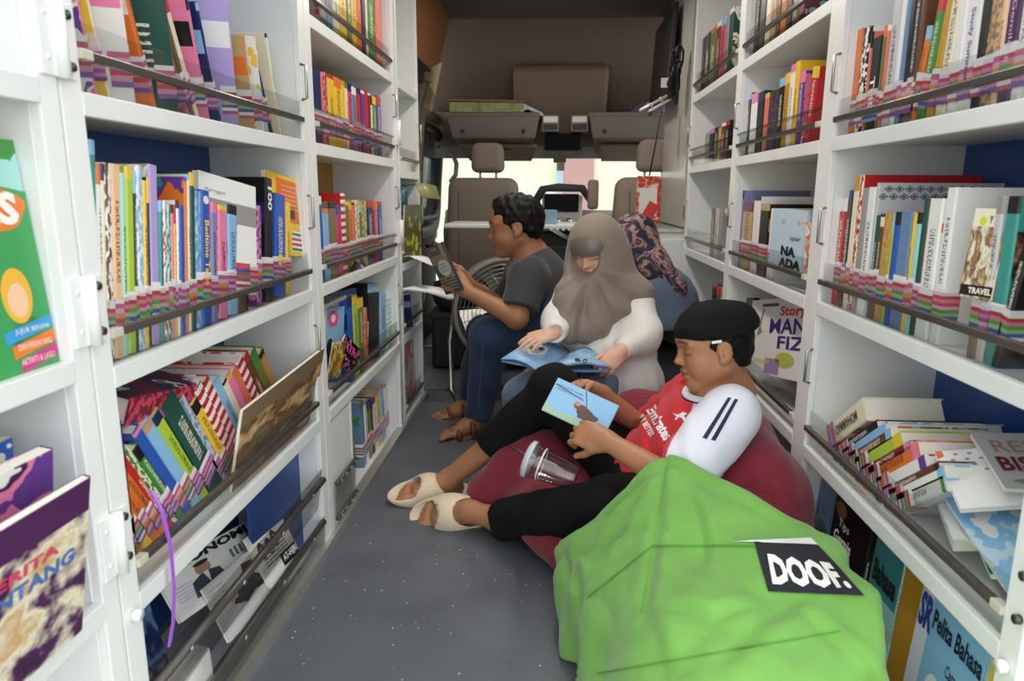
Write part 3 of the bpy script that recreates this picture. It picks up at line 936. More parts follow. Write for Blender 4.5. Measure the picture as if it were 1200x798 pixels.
row('second visible shelf, farthest right bookcase', 'small dark books on the far right shelf', 1, 1.06, 1.15, '''
826 830 154 grey
831 836 150 black
836.3 840.7 148 charcoal
841 844 146 tan
844.3 849 143 brown
849.3 853.5 140 black a=red
''', end='far', lab=False)
row('third visible shelf, farthest right bookcase', 'grey volumes on the far right shelf', 1, .71, .83, '''
833 837 243 khaki s=plain
837.5 841 243 silver s=plain
842 846 243 grey s=plain
''', end='far', lab=False, hmax=.24)
row('lowest open shelf, farthest right bookcase', 'upright volumes by the cap', 1, .368, .45, '''
832 836 325 black
836.5 841 326 charcoal
841.5 846 327 white
''', end='far', lab=False, hmax=.24)
# ================================================================== titles that can be read, and books shown face-on
B = BOOKS
print_on(B['bedtime'], 'spine', 'Bedtime Tales', 'f2dc6a', .25, .8, .3, .78, .02)
print_on(B['goodbye'], 'spine', 'Goodbye', 'f2efe6', .2, .85, .4, .85, .02)
print_on(B['hundred'], 'spine', '100', 'f2efe6', .2, .85, .74, .93, .03)
print_on(B['six'], 'spine', '6', 'f3d14a', .15, .85, .3, .42, .03, rot=0)
patch_on(B['bedtime'], 'spine', blob(.5, .93, .35, .03), 'f1eeea', 'roundel')
print_on(B['blackspine'], 'spine', 'THE', 'f1efe8', .25, .75, .3, .62, .02)
print_on(B['purpletext'], 'spine', 'Study Summary', '6a3f9c', .3, .7, .25, .8, .01)
print_on(B['plum'], 'spine', 'Gemilang', 'd9c8e0', .3, .7, .4, .85, .0)
print_on(B['lattice'], 'far', 'JI\nPU\nU', '2a2c33', .03, .13, .46, .78, .01, line=.9)
print_on(B['thick'], 'spine', 'MOHAMMAD', '5a4632', .3, .75, .35, .85, .02)
o = B['lattice']; t_, h_, w_ = o['_d']; vs, fs = [], []
for j in range(2):
    for i in range(11):
        cu, cv = (i+.5+.5*(j % 2))/12, .90+.055*j
        for s1 in (1., .45):
            k0 = len(vs); rx, rz = .040*s1, .026*s1
            if s1 == 1.:
                a = [(cu-rx, cv), (cu, cv+rz), (cu+rx, cv), (cu, cv-rz)]; b = [(cu-rx*.72, cv), (cu, cv+rz*.72), (cu+rx*.72, cv), (cu, cv-rz*.72)]
                vs += [(-u*w_, t_/2+.0005, v*h_) for u, v in a+b]; fs += [(k0+q, k0+(q+1) % 4, k0+4+(q+1) % 4, k0+4+q) for q in range(4)]
            else:
                vs += [(-u*w_, t_/2+.0005, v*h_) for u, v in [(cu-rx, cv), (cu, cv+rz), (cu+rx, cv), (cu, cv-rz)]]; fs.append((k0, k0+1, k0+2, k0+3))
lt = mesh_obj('printed_lattice', vs, fs, plain('lattice_navy', '2d3a56', .5)); lt.parent = o; lt['kind'] = 'stuff'
o = B['broadwhite']; print_on(o, 'far', 'C', '2a4a8a', .42, .5, .78, .9, .01); patch_on(o, 'far', [(.3, .62), (.42, .62), (.42, .625), (.3, .625)], '2a2c33')
o = B['barcoded']; patch_on(o, 'far', [(.05, .86), (.5, .86), (.5, .96), (.05, .96)], 'f3f2ef', 'barcode_label')
print_on(o, 'far', '|||:|||||:||', '1e1e20', .12, .44, .88, .94)
o = B['blackbox']; patch_on(o, 'far', [(.04, .84), (.55, .84), (.55, .95), (.04, .95)], 'f1f0ee', 'title_panel'); print_on(o, 'far', 'HISTORY', '2a2a2c', .1, .5, .87, .92)
o = B['darkgreen']
print_on(B['hatgirl'], 'near', 'o', 'e05a8a', .3, .5, .62, .7, .1, 'cover_mark')
patch_on(B['pinkcircle'], 'near', blob(.55, .42, .34, .2), '43307e', 'printed_circle')
for v in (.45, .40, .35): print_on(B['pinkcircle'], 'near', 'cerita anak', 'e9e4f2', .35, .78, v, v+.035)

def face_book(c, right, up, w, h, t, base, label, cat='book', group=None, acc='white', acc2='tan', cstyle='plain', name='book', lab=None):
    """book shown cover-on: c = lower left corner of the cover, right/up = edge directions of the cover"""
    r = Vector(right).normalized(); u = Vector(up); u = (u-r*u.dot(r)).normalized(); n = r.cross(u)     # n faces the reader
    o = book(t, h, w, base, acc, acc2, cstyle, 'plain', name, hard=False)
    # cover 'near' (-y) faces n; spine (+x) at the right edge
    Rm = Matrix((r, -n, u)).transposed()
    o.matrix_basis = Matrix.Translation(Vector(c)+r*w-n*t/2) @ Rm.to_4x4()
    tag(o, label, cat, group)
    return o
def quad_book(tl, tr, bl, br, t, base, label, **k):
    """cover corners given as points"""
    tl, tr, bl, br = map(Vector, (tl, tr, bl, br)); r = ((tr-tl)+(br-bl))/2; u = ((tl-bl)+(tr-br))/2
    c = (tl+tr+bl+br)/4 - r/2 - u/2
    return face_book(c, r, u, r.length, u.length, t, base, label, **k)

# ---- nearest left bookcase: green picture book and the magazines below it
yb = .803
o = face_book((-.598-.02, .565, .735), (.02, 1, 0), (-.08, 0, 1), .25, .27, .006, 'mint', 'green picture book standing cover-out on the nearest left bookcase', acc='green', acc2='lime', cstyle='art')
patch_on(o, 'near', [(.0, .0), (1, .0), (1, .78), (.6, .84), (.2, .74), (0, .8)], '3f9e58', 'printed_meadow')
patch_on(o, 'near', [(.35, .93), (.80, .87), (.80, .93), (.35, .985)], 'd23a3a', 'title_ribbon', .0005); print_on(o, 'near', 'SIRI CERITA', 'fbe9d8', .5, .78, .89, .92)
patch_on(o, 'near', [(.4, .86), (.85, .80), (.85, .86), (.4, .92)], 'f1c832', 'title_ribbon', .0006); print_on(o, 'near', 'ADAB & DOA', '7a3a1e', .5, .83, .825, .855)
patch_on(o, 'near', blob(.74, .71, .24, .10, 24, .06), 'ef7d2b', 'title_cloud', .0004); print_on(o, 'near', 'DIS', 'fdf6ea', .58, .93, .64, .78, .05)
patch_on(o, 'near', blob(.82, .34, .09, .12), 'f0b53a', 'printed_figure', .0004); patch_on(o, 'near', blob(.82, .32, .06, .075), 'f2c6a0', 'printed_figure', .0005)
patch_on(o, 'near', [(.74, .12), (.92, .12), (.9, .24), (.76, .24)], 'b04a9a', 'printed_figure', .0003)
patch_on(o, 'near', [(.78, .44), (.8, .62), (.83, .62), (.86, .44)], '7a4a2c', 'printed_tree', .0002)
for i, (c, tx) in enumerate((('3a9fd6', 'JUJUR BERANI'), ('ef7d2b', 'DAN PENYAYANG'), ('cc3f86', 'AKTIVITI & LAGU'))):
    v = .16-i*.065; patch_on(o, 'near', [(.70+.03*i, v-.02), (1., v+.02), (1., v+.075), (.70+.03*i, v+.035)], c, 'title_ribbon', .0007)
    print_on(o, 'near', tx, 'fdf3e6', .76, .97, v+.012, v+.04)
# magazines fanned on the lower shelf, leaning out
g_ = 'magazines on the nearest left shelf'
o1 = quad_book((-.57, .56, .60), (-.52, .80, .612), (-.58, .50, .40), (-.60, .76, .405), .012, 'plum', 'open mosaic-covered magazine in front, nearest left bookcase', acc='cream', acc2='tan', cstyle='photo', group=g_, name='magazine')
print_on(o1, 'near', 'CERITA', 'd8436c', .35, .8, .66, .73, .03); print_on(o1, 'near', 'BINTANG', '4a6fb8', .35, .9, .54, .63, .03)
o2 = quad_book((-.63, .52, .63), (-.575, .80, .645), (-.64, .5, .40), (-.645, .77, .405), .02, 'purple', 'purple-edged magazine behind the mosaic one, nearest left bookcase', acc='pink', acc2='plum', cstyle='art', group=g_, name='magazine')
o3 = quad_book((-.68, .52, .64), (-.655, .815, .648), (-.69, .5, .40), (-.69, .79, .405), .012, 'sky', 'sky-blue picture magazine leaning third back, nearest left bookcase', acc='white', acc2='blue', cstyle='art', group=g_, name='magazine')
o4 = quad_book((-.735, .5, .63), (-.735, .76, .635), (-.735, .5, .40), (-.735, .76, .405), .012, 'teal', 'teal picture book with pink dots leaning rearmost, nearest left bookcase', acc='rose', acc2='green', cstyle='blot', group=g_)
# ---- left, low shelf of the blue-backed bookcase: painted magazines propped against the guard
o = quad_book(onX(246, 552, -.605), onX(346, 459, -.60), onX(262, 592, -.632), onX(372, 486, -.626), .008, 'khaki', 'painted-cover magazine propped over the guard, low left shelf', acc='brown', acc2='tan', cstyle='photo', name='magazine')
o = quad_book(onX(330, 455, -.625), onX(371, 428, -.625), onX(338, 505, -.632), onX(376, 470, -.632), .006, 'khaki', 'dark photo magazine upright at the far end, low left shelf', acc='rose', acc2='sky', cstyle='photo', name='magazine')
pa, pb = onX(150, 484, -.655), onX(238, 462, -.655); zx = unit_v = (pb-pa).normalized(); xx = Vector((1, 0, -.25)); xx = (xx-zx*xx.dot(zx)).normalized()
o = book(.045, (pb-pa).length, .17, 'rose', 'maroon', 'mustard', 'blot', 'blot', hard=True)
o.data.materials[0] = cover_mat('maroon', 'plum', 'black', 'art')
o.matrix_basis = Matrix.Translation(pa) @ Matrix((xx, zx.cross(xx), zx)).transposed().to_4x4(); tag(o, 'glittery rose-spined book lying across the leaning row, low left shelf', 'book')
# kraft book with black letters on top of the leaning row
# ---- middle left shelf: face-on covers leaning among the spines
o = quad_book(onX(262, 218, -.635), onX(328, 236, -.605), onX(238, 342, -.645), onX(300, 346, -.615), .012, 'white', 'large white back cover leaning outwards on the left middle shelf', acc='grey', acc2='grey', cstyle='plain')
spine_label(o, 1); print_on(o, 'near', 'Parragon', '8a8a90', .1, .42, .84, .88); print_on(o, 'near', 'collect them all\nand read along', 'c23a3a', .3, .62, .52, .64)
patch_on(o, 'near', [(.55, .06), (.92, .06), (.92, .28), (.55, .28)], 'c8506e', 'colour_label')
for i, c in enumerate(('f2efef', '6a9a58', '3f5cae')): patch_on(o, 'near', [(.55, .09+i*.055), (.92, .09+i*.055), (.92, .115+i*.055), (.55, .115+i*.055)], c, 'colour_label', .0005)
o = quad_book(onX(322, 208, -.64), onX(371, 219, -.612), onX(316, 292, -.645), onX(358, 305, -.615), .014, 'yellow', 'yellow and orange back cover at the far end, left middle shelf', acc='yellow', acc2='yellow', cstyle='plain')
patch_on(o, 'near', [(.22, .42), (.88, .42), (.88, .95), (.22, .95)], 'e8762a', 'printed_panel')
for i in range(6): print_on(o, 'near', 'one hundred facts', 'fbe6c8', .34, .78, .86-i*.055, .89-i*.055)
patch_on(o, 'near', [(.45, .47), (.68, .47), (.68, .62), (.45, .62)], '5a3a28', 'printed_panel', .0006)
patch_on(o, 'near', [(.6, .06), (.98, .06), (.98, .32), (.6, .32)], 'f2efef', 'colour_label')
for i, c in enumerate(('3f8f4a', 'c8405e', 'd2506a', '3f8f4a')): patch_on(o, 'near', [(.6, .07+i*.065), (.98, .07+i*.065), (.98, .105+i*.065), (.6, .105+i*.065)], c, 'colour_label', .0006)
# ---- second left bookcase
o = quad_book(onX(437, 262, -.62), onX(463, 247, -.585), onX(404, 330, -.632), onX(428, 312, -.60), .005, 'khaki', 'glossy comic tilted out of the guard, second left bookcase', acc='black', acc2='plum', cstyle='photo', name='comic')
o = quad_book(onX(438, 244, -.645), onX(460, 238, -.615), onX(398, 322, -.655), onX(424, 308, -.62), .010, 'white', 'rolled white booklet tilted behind the glossy comic, second left bookcase', acc='plum', acc2='grey', cstyle='photo', name='booklet')
o = quad_book(onX(378, 346, -.655), onX(414, 341, -.655), onX(384, 432, -.66), onX(418, 412, -.66), .012, 'blue', 'royal blue file with white title plate, waist-high left shelf', acc='blue', acc2='blue', cstyle='plain')
patch_on(o, 'near', [(.05, .72), (.75, .72), (.75, .9), (.05, .9)], 'f1f0ee', 'title_plate')
o = quad_book(onX(379, 362, -.632), onX(402, 361, -.632), onX(383, 418, -.636), onX(402, 409, -.636), .006, 'sky', 'sky-blue cover with pink round head, waist-high left shelf', acc='sky', acc2='sky', cstyle='plain')
patch_on(o, 'near', blob(.35, .76, .3, .18, 24, .08), 'e8588e', 'printed_face'); patch_on(o, 'near', blob(.35, .77, .13, .09), 'f6e6ee', 'printed_face', .0006); patch_on(o, 'near', blob(.2, .15, .2, .2), '17171a', 'printed_shape')
o = quad_book(onX(399, 388, -.615), onX(420, 413, -.608), onX(394, 424, -.632), onX(413, 438, -.628), .006, 'black', 'black and pink puzzle comic tilted, waist-high left shelf', acc='pink', acc2='white', cstyle='blot', name='comic')
print_on(o, 'near', 'XTRA', 'f05aa0', .1, .9, .55, .85, .04)
o = quad_book(onX(380, 405, -.628), onX(398, 408, -.615), onX(385, 448, -.634), onX(398, 440, -.63), .005, 'olive', 'colourful leaflet below the sky-blue cover, waist-high left shelf', acc='orange', acc2='lime', cstyle='art', name='leaflet')
o = quad_book(onX(423, 378, -.628), onX(431, 378, -.628), onX(424, 420, -.632), onX(431, 416, -.632), .006, 'cream', 'short cream booklet in front of the olive ones, waist-high left shelf', acc='tan', acc2='tan', cstyle='art', name='booklet')
# flat book lying on top of the waist-high row
o = book(.014, .22, .19, 'grey', 'silver', 'black', 'photo', 'plain'); o.matrix_basis = Matrix.Translation((-.615, 1.82, .642)) @ Matrix.Rotation(math.radians(4), 4, 'Y') @ Matrix.Rotation(math.radians(-90), 4, 'X') @ Matrix.Rotation(math.radians(0), 4, 'Z')
tag(o, 'grey book lying flat on top of the waist-high left row', 'book')
# yellow picture book standing at the back of the comics
# ---- right side covers
o = quad_book(onX(907, 245, .615), onX(946, 246, .635), onX(899, 312, .61), onX(938, 326, .63), .012, 'paleblue', 'pale sky cover lettered in black, tilted on the middle right shelf', acc='paleblue', acc2='sky', cstyle='plain')
print_on(o, 'near', 'NA\nADA', '17171a', .34, .98, .08, .42, .06); print_on(o, 'near', 'syair', '3a3a40', .6, .9, .5, .6); patch_on(o, 'near', blob(.35, .8, .08, .05), 'a9c6da', 'printed_seal')
o = quad_book(onX(940, 262, .632), onX(958, 262, .64), onX(930, 316, .63), onX(948, 325, .64), .006, 'peach', 'pinkish booklet beside the pale sky cover, middle right shelf', acc='salmon', acc2='white', cstyle='art', name='booklet')
o = quad_book(onX(880, 349, .64), onX(946, 352, .66), onX(874, 437, .625), onX(940, 444, .645), .03, 'white', 'white card-covered book lettered in purple behind the black cap', acc='white', acc2='white', cstyle='plain')
print_on(o, 'near', 'Story', 'd2492e', .56, .98, .74, .9, .03); print_on(o, 'near', 'MAN', '3a2a7a', .40, .99, .55, .74, .02); print_on(o, 'near', 'FIZ', '3a2a7a', .56, .99, .36, .52, .02); print_on(o, 'near', 'THROUGH', 'e9dc6a', .12, .45, .14, .2, .03)
patch_on(o, 'near', blob(.7, .22, .16, .1), 'c2c860', 'printed_fruit'); patch_on(o, 'near', [(.22, .9), (.52, .9), (.52, .94), (.22, .94)], '4a3428', 'printed_handle')
patch_on(o, 'near', [(.18, .62), (.24, .88), (.28, .88), (.22, .64), (.26, .55), (.16, .5)], 'a08a74', 'printed_strap')
patch_on(o, 'near', [(.02, .08), (.1, .08), (.1, .28), (.02, .28)], '8a3f86', 'colour_label'); patch_on(o, 'near', [(.36, .02), (.62, .02), (.62, .22), (.36, .22)], 'a88ac0', 'colour_label')
o = quad_book(onX(853, 352, .66), onX(879, 351, .67), onX(852, 400, .65), onX(878, 404, .66), .02, 'black', 'black book with red panel half behind the white one', acc='red', acc2='white', cstyle='band')
o = quad_book(onX(1112, 249, .605), onX(1152, 249, .625), onX(1124, 346, .61), onX(1160, 352, .63), .006, 'cream', 'travel guide with old engraving, face-on on the right middle shelf', acc='brown', acc2='tan', cstyle='photo')
patch_on(o, 'near', [(.02, .02), (.98, .02), (.98, .14), (.02, .14)], '17171a', 'title_band'); print_on(o, 'near', 'TRAVEL', 'f1ead8', .28, .97, .045, .115, .04, parent=o); patch_on(o, 'near', blob(.3, .86, .1, .05), 'c8e02a', 'round_sticker')
# covers lying on the toppled heap
g_ = 'covers lying on the right low heap'
def lying(tl, bl, r, *a, **k):
    tl, bl, r = Vector(tl), Vector(bl), Vector(r); return quad_book(tl, tl+r, bl, bl+r, *a, **k)
o = lying(onX(1124, 507, .70), onX(1178, 572, .69), (.15, -.03, .012), .008, 'silver', 'grey cover lettered in maroon lying uppermost on the right low heap', acc='silver', acc2='olive', group=g_)
print_on(o, 'near', 'RESIPI', 'c08a8e', .12, .8, .62, .84, .01); print_on(o, 'near', 'BISTRO', '7a1f2e', .08, .88, .28, .54, .03); patch_on(o, 'near', blob(.5, .1, .36, .1, 20, .15), '8f9a6a', 'printed_food'); patch_on(o, 'near', blob(.75, .1, .14, .08, 14, .2), 'b5703a', 'printed_food')
o = lying(onX(1090, 530, .645), onX(1126, 596, .638), (.14, -.03, .03), .010, 'white', 'white dotted cover with orange corner below the maroon-lettered one, right heap', acc='white', acc2='steel', cstyle='plain', group=g_)
for i in range(24): patch_on(o, 'near', blob(.14+.14*(i % 6)+.05*(i//6 % 2), .62+.1*(i//6), .028, .022, 6), '8f98b0', 'printed_dot', .0004)
patch_on(o, 'near', [(0, .86), (.07, .9), (.07, 1), (0, 1)], 'e8763a', 'printed_corner')
o = lying(onX(1082, 556, .66), onX(1182, 694, .632), (.2, -.03, .03), .006, 'paleblue', 'blue and white comic page propped at the near end, right heap', acc='sky', acc2='white', cstyle='art', group=g_, name='comic')
patch_on(o, 'near', [(0, .80), (1, .74), (1, 1), (0, 1)], '7fb2e0', 'printed_sky', .0002)
patch_on(o, 'near', [(.42, .42), (.85, .3), (.95, .66), (.52, .74)], '3c2f2a', 'printed_panel'); patch_on(o, 'near', [(.55, .52), (.8, .44), (.82, .5), (.57, .58)], 'c79a5c', 'printed_panel', .0006)
patch_on(o, 'near', [(.66, .6), (.92, .52), (.95, .66), (.7, .72)], '3f7a5a', 'printed_panel', .0006); patch_on(o, 'near', [(.3, .14), (.42, .08), (.44, .18), (.32, .24)], '6a3fa6', 'printed_panel'); patch_on(o, 'near', [(.1, .78), (.24, .78), (.24, .9), (.1, .9)], 'f0eff0', 'barcode_label')
o = lying(onX(1056, 559, .655), onX(1116, 632, .64), (.09, -.03, .02), .022, 'white', 'white hardback with red corner slipped down, right heap', acc='white', acc2='maroon', group=g_)
patch_on(o, 'near', [(.0, .9), (.05, .9), (.05, 1), (0, 1)], 'c0283c', 'printed_corner'); patch_on(o, 'near', [(.45, .1), (.62, .1), (.62, .2), (.45, .2)], '8a2433', 'printed_label')
o = lying(onX(1118, 628, .65), onX(1160, 672, .635), (.08, -.03, .01), .01, 'darkgreen', 'dark green cover under the white hardback, right heap', acc='green', acc2='darkgreen', group=g_)
# ---- right floor shelf: covers facing the aisle
g_ = 'covers facing the aisle on the right floor shelf'
def aisle_cover(xa, xb, za, zb, base, label, name='book', X=.625, Xt=.645, **k):
    ya, yb = (onX(xa, 640, X)[1], onX(xb, 640, X)[1]) if False else (xa, xb)
    return quad_book((Xt, ya, zb), (Xt, yb, zb), (X, ya, za), (X, yb, za), .01, base, label, name=name, group=g_, **k)
o = aisle_cover(1.60, 1.47, .015, .30, 'steel', 'grey photo cover partly behind the beanbag, right floor shelf', acc='charcoal', acc2='brown', cstyle='photo')
o = aisle_cover(1.49, 1.315, .015, .30, 'black', 'black cover with white lettering, right floor shelf', X=.617, Xt=.637, acc='black', acc2='black')
print_on(o, 'near', 'Tips', 'f2f0ea', .2, .5, .78, .86); print_on(o, 'near', 'Gerpis\nUlang', 'f5f3ee', .12, .62, .5, .76, .03); patch_on(o, 'near', blob(.74, .3, .1, .14, 16, .2), '5a8a92', 'printed_figure'); patch_on(o, 'near', blob(.2, .92, .16, .06), '8a5a44', 'printed_face')
o = aisle_cover(1.305, 1.20, .015, .30, 'mint', 'teal and yellow textbook cover with sunburst, right floor shelf', acc='mint', acc2='mint')
patch_on(o, 'near', [(0, .62), (1, .62), (1, 1), (0, 1)], '3f8f96', 'printed_sky'); print_on(o, 'near', 'Bahasa', '17201f', .08, .94, .68, .84, .04)
patch_on(o, 'near', [(0, 0), (1, 0), (1, .34), (.88, .5), (.78, .38), (.64, .56), (.52, .42), (.36, .56), (.24, .38), (.1, .5), (0, .34)], 'e9b32c', 'printed_sunburst'); print_on(o, 'near', 'Tatabahasa', '5a6a2a', .25, .8, .2, .32, .02)
o = aisle_cover(1.205, 1.12, .015, .315, 'mustard', 'plain mustard-yellow file between two textbooks, right floor shelf', X=.632, Xt=.65, acc='mustard', acc2='mustard')
o = aisle_cover(1.13, .945, .015, .30, 'sky', 'pale blue textbook with penguin-like bird drawing, right floor shelf', acc='sky', acc2='sky')
patch_on(o, 'near', [(0, .0), (.0, 1), (.2, 1), (.2, .0)], 'dfe6f0', 'printed_border'); print_on(o, 'near', 'SR', '2a4a9a', .02, .24, .74, .96, .05); print_on(o, 'near', 'Pelita Bahasa', '1f2a44', .25, .98, .80, .92, .03); print_on(o, 'near', 'Cara\nPenulisan', '3a4a6a', .55, .85, .52, .70, .02)
patch_on(o, 'near', blob(.48, .2, .22, .17), '5f86b4', 'printed_bird'); patch_on(o, 'near', blob(.42, .44, .12, .12), 'f0f0f0', 'printed_bird', .0004); patch_on(o, 'near', blob(.46, .42, .05, .06), '3a3030', 'printed_bird', .0005); patch_on(o, 'near', [(.7, .14), (.88, .05), (.8, .02), (.66, .08)], '3a3438', 'printed_bird', .0006)
o = aisle_cover(.945, .925, .015, .29, 'yellow', 'thin yellow spine beside the pale blue textbook, right floor shelf', X=.63, Xt=.65, acc='white', acc2='white')
o = aisle_cover(.92, .865, .015, .27, 'cream', 'cream cover with yellow flower nearest the right hinge post, floor shelf', acc='cream', acc2='cream')
patch_on(o, 'near', blob(.5, .5, .3, .12, 24, .2), 'd9c83a', 'printed_flower')
# ---- left floor tray: newspapers and magazines
M_news = plain('newsprint', 'dcdcd8', .85, noise=.04, nscale=60)
def sheet(name, label, grid, mat, th=.004, group=None, cat='newspaper', smooth=True):
    """a bent sheet pile: grid = rows of 3D points"""
    R_, C_ = len(grid), len(grid[0]); P = [Vector(p) for r in grid for p in r]
    n = Vector((0, 0, 0))
    for i in range(R_-1):
        for j in range(C_-1): n += (P[i*C_+j+1]-P[i*C_+j]).cross(P[(i+1)*C_+j]-P[i*C_+j])
    n.normalize(); vs = P+[p-n*th for p in P]; N = len(P); fs = []
    for i in range(R_-1):
        for j in range(C_-1):
            a = (i*C_+j, i*C_+j+1, (i+1)*C_+j+1, (i+1)*C_+j); fs.append(a); fs.append(tuple(N+q for q in a[::-1]))
    rim = [j for j in range(C_)]+[i*C_+C_-1 for i in range(1, R_)]+[(R_-1)*C_+j for j in range(C_-2, -1, -1)]+[i*C_ for i in range(R_-2, 0, -1)]
    for a, b in zip(rim, rim[1:]+rim[:1]): fs.append((b, a, N+a, N+b))
    o = mesh_obj(name, vs, fs, mat, None, smooth)
    me = o.data
    uvl = me.uv_layers.new(name='UVMap')
    for p in me.polygons:
        for li in p.loop_indices:
            v = me.loops[li].vertex_index % N; uvl.data[li].uv = ((v % C_)/(C_-1), 1-(v//C_)/(R_-1))
    bm = bmesh.new(); bm.from_mesh(me); bmesh.ops.recalc_face_normals(bm, faces=bm.faces[:]); bm.to_mesh(me); bm.free()
    if label: tag(o, label, cat, group)
    return o
g_ = 'papers in the left floor tray'
def tray_paper(y0, y1, x0, z0, x1, z1, base, label, name, **k):
    return quad_book((x1, y0, z1), (x1, y1, z1), (x0, y0, z0), (x0, y1, z0), .006, base, label, name=name, group=g_, cat='magazine' if name == 'magazine' else 'newspaper', **k)
o = quad_book(onX(186, 672, -.71), onX(303, 601, -.71), onX(214, 724, -.655), onX(322, 655, -.655), .006, 'white', 'white business magazine with suited man, upper row of left floor tray', name='magazine', group=g_, cat='magazine', acc='white', acc2='white')
print_on(o, 'near', 'EKONOMI', '1b1b1d', .04, .86, .80, .97, .05); patch_on(o, 'near', blob(.33, .62, .07, .12), 'b08a78', 'printed_face'); patch_on(o, 'near', [(.18, .18), (.5, .18), (.46, .48), (.36, .54), (.3, .54), (.2, .46)], '3a4454', 'printed_suit'); patch_on(o, 'near', [(.31, .54), (.36, .54), (.34, .3)], 'e8e8ea', 'printed_shirt', .0006)
patch_on(o, 'near', blob(.33, .72, .07, .04), '2a2624', 'printed_hair', .0007)
for i in range(5): print_on(o, 'near', 'laporan khas ekonomi', '5a7ab0', .05, .2, .5-i*.06, .535-i*.06)
for i in range(4): patch_on(o, 'near', [(.60+i*.05, .48), (.63+i*.05, .48), (.63+i*.05, .66+.03*(i % 2)), (.60+i*.05, .66)], '6a7f86', 'printed_bars')
patch_on(o, 'near', blob(.88, .72, .05, .12), '8a5f50', 'printed_face')
o = quad_book(onX(274, 664, -.655), onX(319, 626, -.655), onX(318, 690, -.612), onX(354, 650, -.612), .006, 'white', 'grey newspaper page with drawn heads, front of left floor tray', name='newspaper', group=g_, cat='newspaper', acc='white', acc2='grey', cstyle='lines')
patch_on(o, 'near', [(.5, .1), (.98, .1), (.98, .34), (.5, .34)], '17171a', 'headline_band'); print_on(o, 'near', 'AT-HIJRI', 'f2f0ec', .54, .95, .14, .3, .04)
for i, (u, v) in enumerate(((.2, .62), (.4, .6), (.58, .66))): patch_on(o, 'near', blob(u, v, .08, .17), '3f3b3a', 'printed_head'); patch_on(o, 'near', blob(u, v-.02, .05, .1), 'a89f98', 'printed_face', .0006)
o = quad_book(onX(224, 714, -.655), onX(286, 664, -.655), onX(268, 757, -.610), onX(326, 690, -.610), .006, 'silver', 'pale newspaper with black bull picture, middle of left floor tray', name='newspaper', group=g_, cat='newspaper', acc='silver', acc2='silver')
patch_on(o, 'near', [(.3, .42), (.42, .62), (.6, .66), (.66, .9), (.86, .84), (.8, .6), (.95, .46), (.9, .3), (.7, .36), (.5, .28)], '1c1a1b', 'printed_bull'); patch_on(o, 'near', blob(.34, .55, .09, .08, 16, .2), 'b59a8c', 'printed_flower', .0006)
for i in range(4): print_on(o, 'near', 'berita negeri', '6a6a72', .04, .3, .86-i*.07, .9-i*.07)
sheet('newspaper', 'curled white newspaper pile at the near end of the left floor tray', [[(-.67, .9, .09), (-.66, 1.0, .13), (-.65, 1.09, .14)], [(-.63, .905, .095), (-.625, 1.0, .12), (-.62, 1.10, .125)], [(-.606, .91, .06), (-.605, 1.0, .075), (-.606, 1.08, .085)]], M_news, .012, g_)
o = quad_book((-.76, .91, .30), (-.74, 1.10, .30), (-.70, .91, .05), (-.68, 1.10, .05), .006, 'navy', 'navy magazine standing behind the curled newspaper, left floor tray', name='magazine', group=g_, acc='steel', acc2='navy', cstyle='photo', cat='magazine')
# purple ribbon hanging from a book over the low shelf
pts = [onX(178, 575, -.63), onX(190, 600, -.600), onX(200, 640, -.588), onX(204, 690, -.584), onX(203, 730, -.584), onX(198, 758, -.585)]
bm = bmesh.new()
prev = None
for i, p in enumerate(pts):
    t = (pts[min(i+1, len(pts)-1)]-pts[max(i-1, 0)]).normalized(); sd = Vector((0, 1, .0)); sd = (sd-t*sd.dot(t)).normalized()*.004; nn = t.cross(sd).normalized()*.0008
    q = [bm.verts.new(p+a) for a in (sd+nn, sd-nn, -sd-nn, -sd+nn)]
    if prev:
        for k_ in range(4): bm.faces.new((prev[k_], prev[(k_+1) % 4], q[(k_+1) % 4], q[k_]))
    prev = q
tag(bm_obj('ribbon', bm, plain('purple_satin', 'a865d8', .35)), 'purple satin ribbon hanging from the low left shelf', 'ribbon')
# ---- narrow far left bookcase: folder, papers, leaflet
o = quad_book((-.70, 2.80, .98), (-.61, 2.99, .985), (-.70, 2.80, .675), (-.62, 2.98, .675), .012, 'teal', 'teal clear folder leaning in the narrow far left bookcase', acc='sky', acc2='steel', cstyle='art', name='folder', cat='folder')
o = quad_book((-.60, 2.84, .90), (-.57, 3.06, .90), (-.61, 2.84, .675), (-.585, 3.05, .675), .008, 'olive', 'olive brochure in front of the teal folder, far left bookcase', acc='brown', acc2='lime', cstyle='photo', name='brochure', cat='brochure')
sheet('magazine', 'open olive magazine page flopping out above the teal folder', [[(-.62, 2.86, .975), (-.60, 2.98, .985), (-.56, 3.02, .975)], [(-.56, 2.84, .985), (-.53, 2.94, .985), (-.50, 3.0, .975)], [(-.53, 2.83, .93), (-.50, 2.93, .925), (-.48, 2.98, .92)]], plain('olive_print', '8a8a55', .4, noise=.3, nscale=20), .003, None, 'magazine')
g_ = 'white papers poking out of the narrow far left bookcase'
sheet('paper_sheet', 'single white paper sticking out above the stack, far left bookcase', [[(-.66, 2.80, .69), (-.58, 2.80, .70), (-.47, 2.80, .655)], [(-.66, 2.95, .69), (-.58, 2.98, .685), (-.50, 3.0, .66)], [(-.66, 3.08, .68), (-.58, 3.1, .675), (-.54, 3.1, .665)]], plain('white_paper', 'f2f2f4', .8), .0015, g_, 'paper')
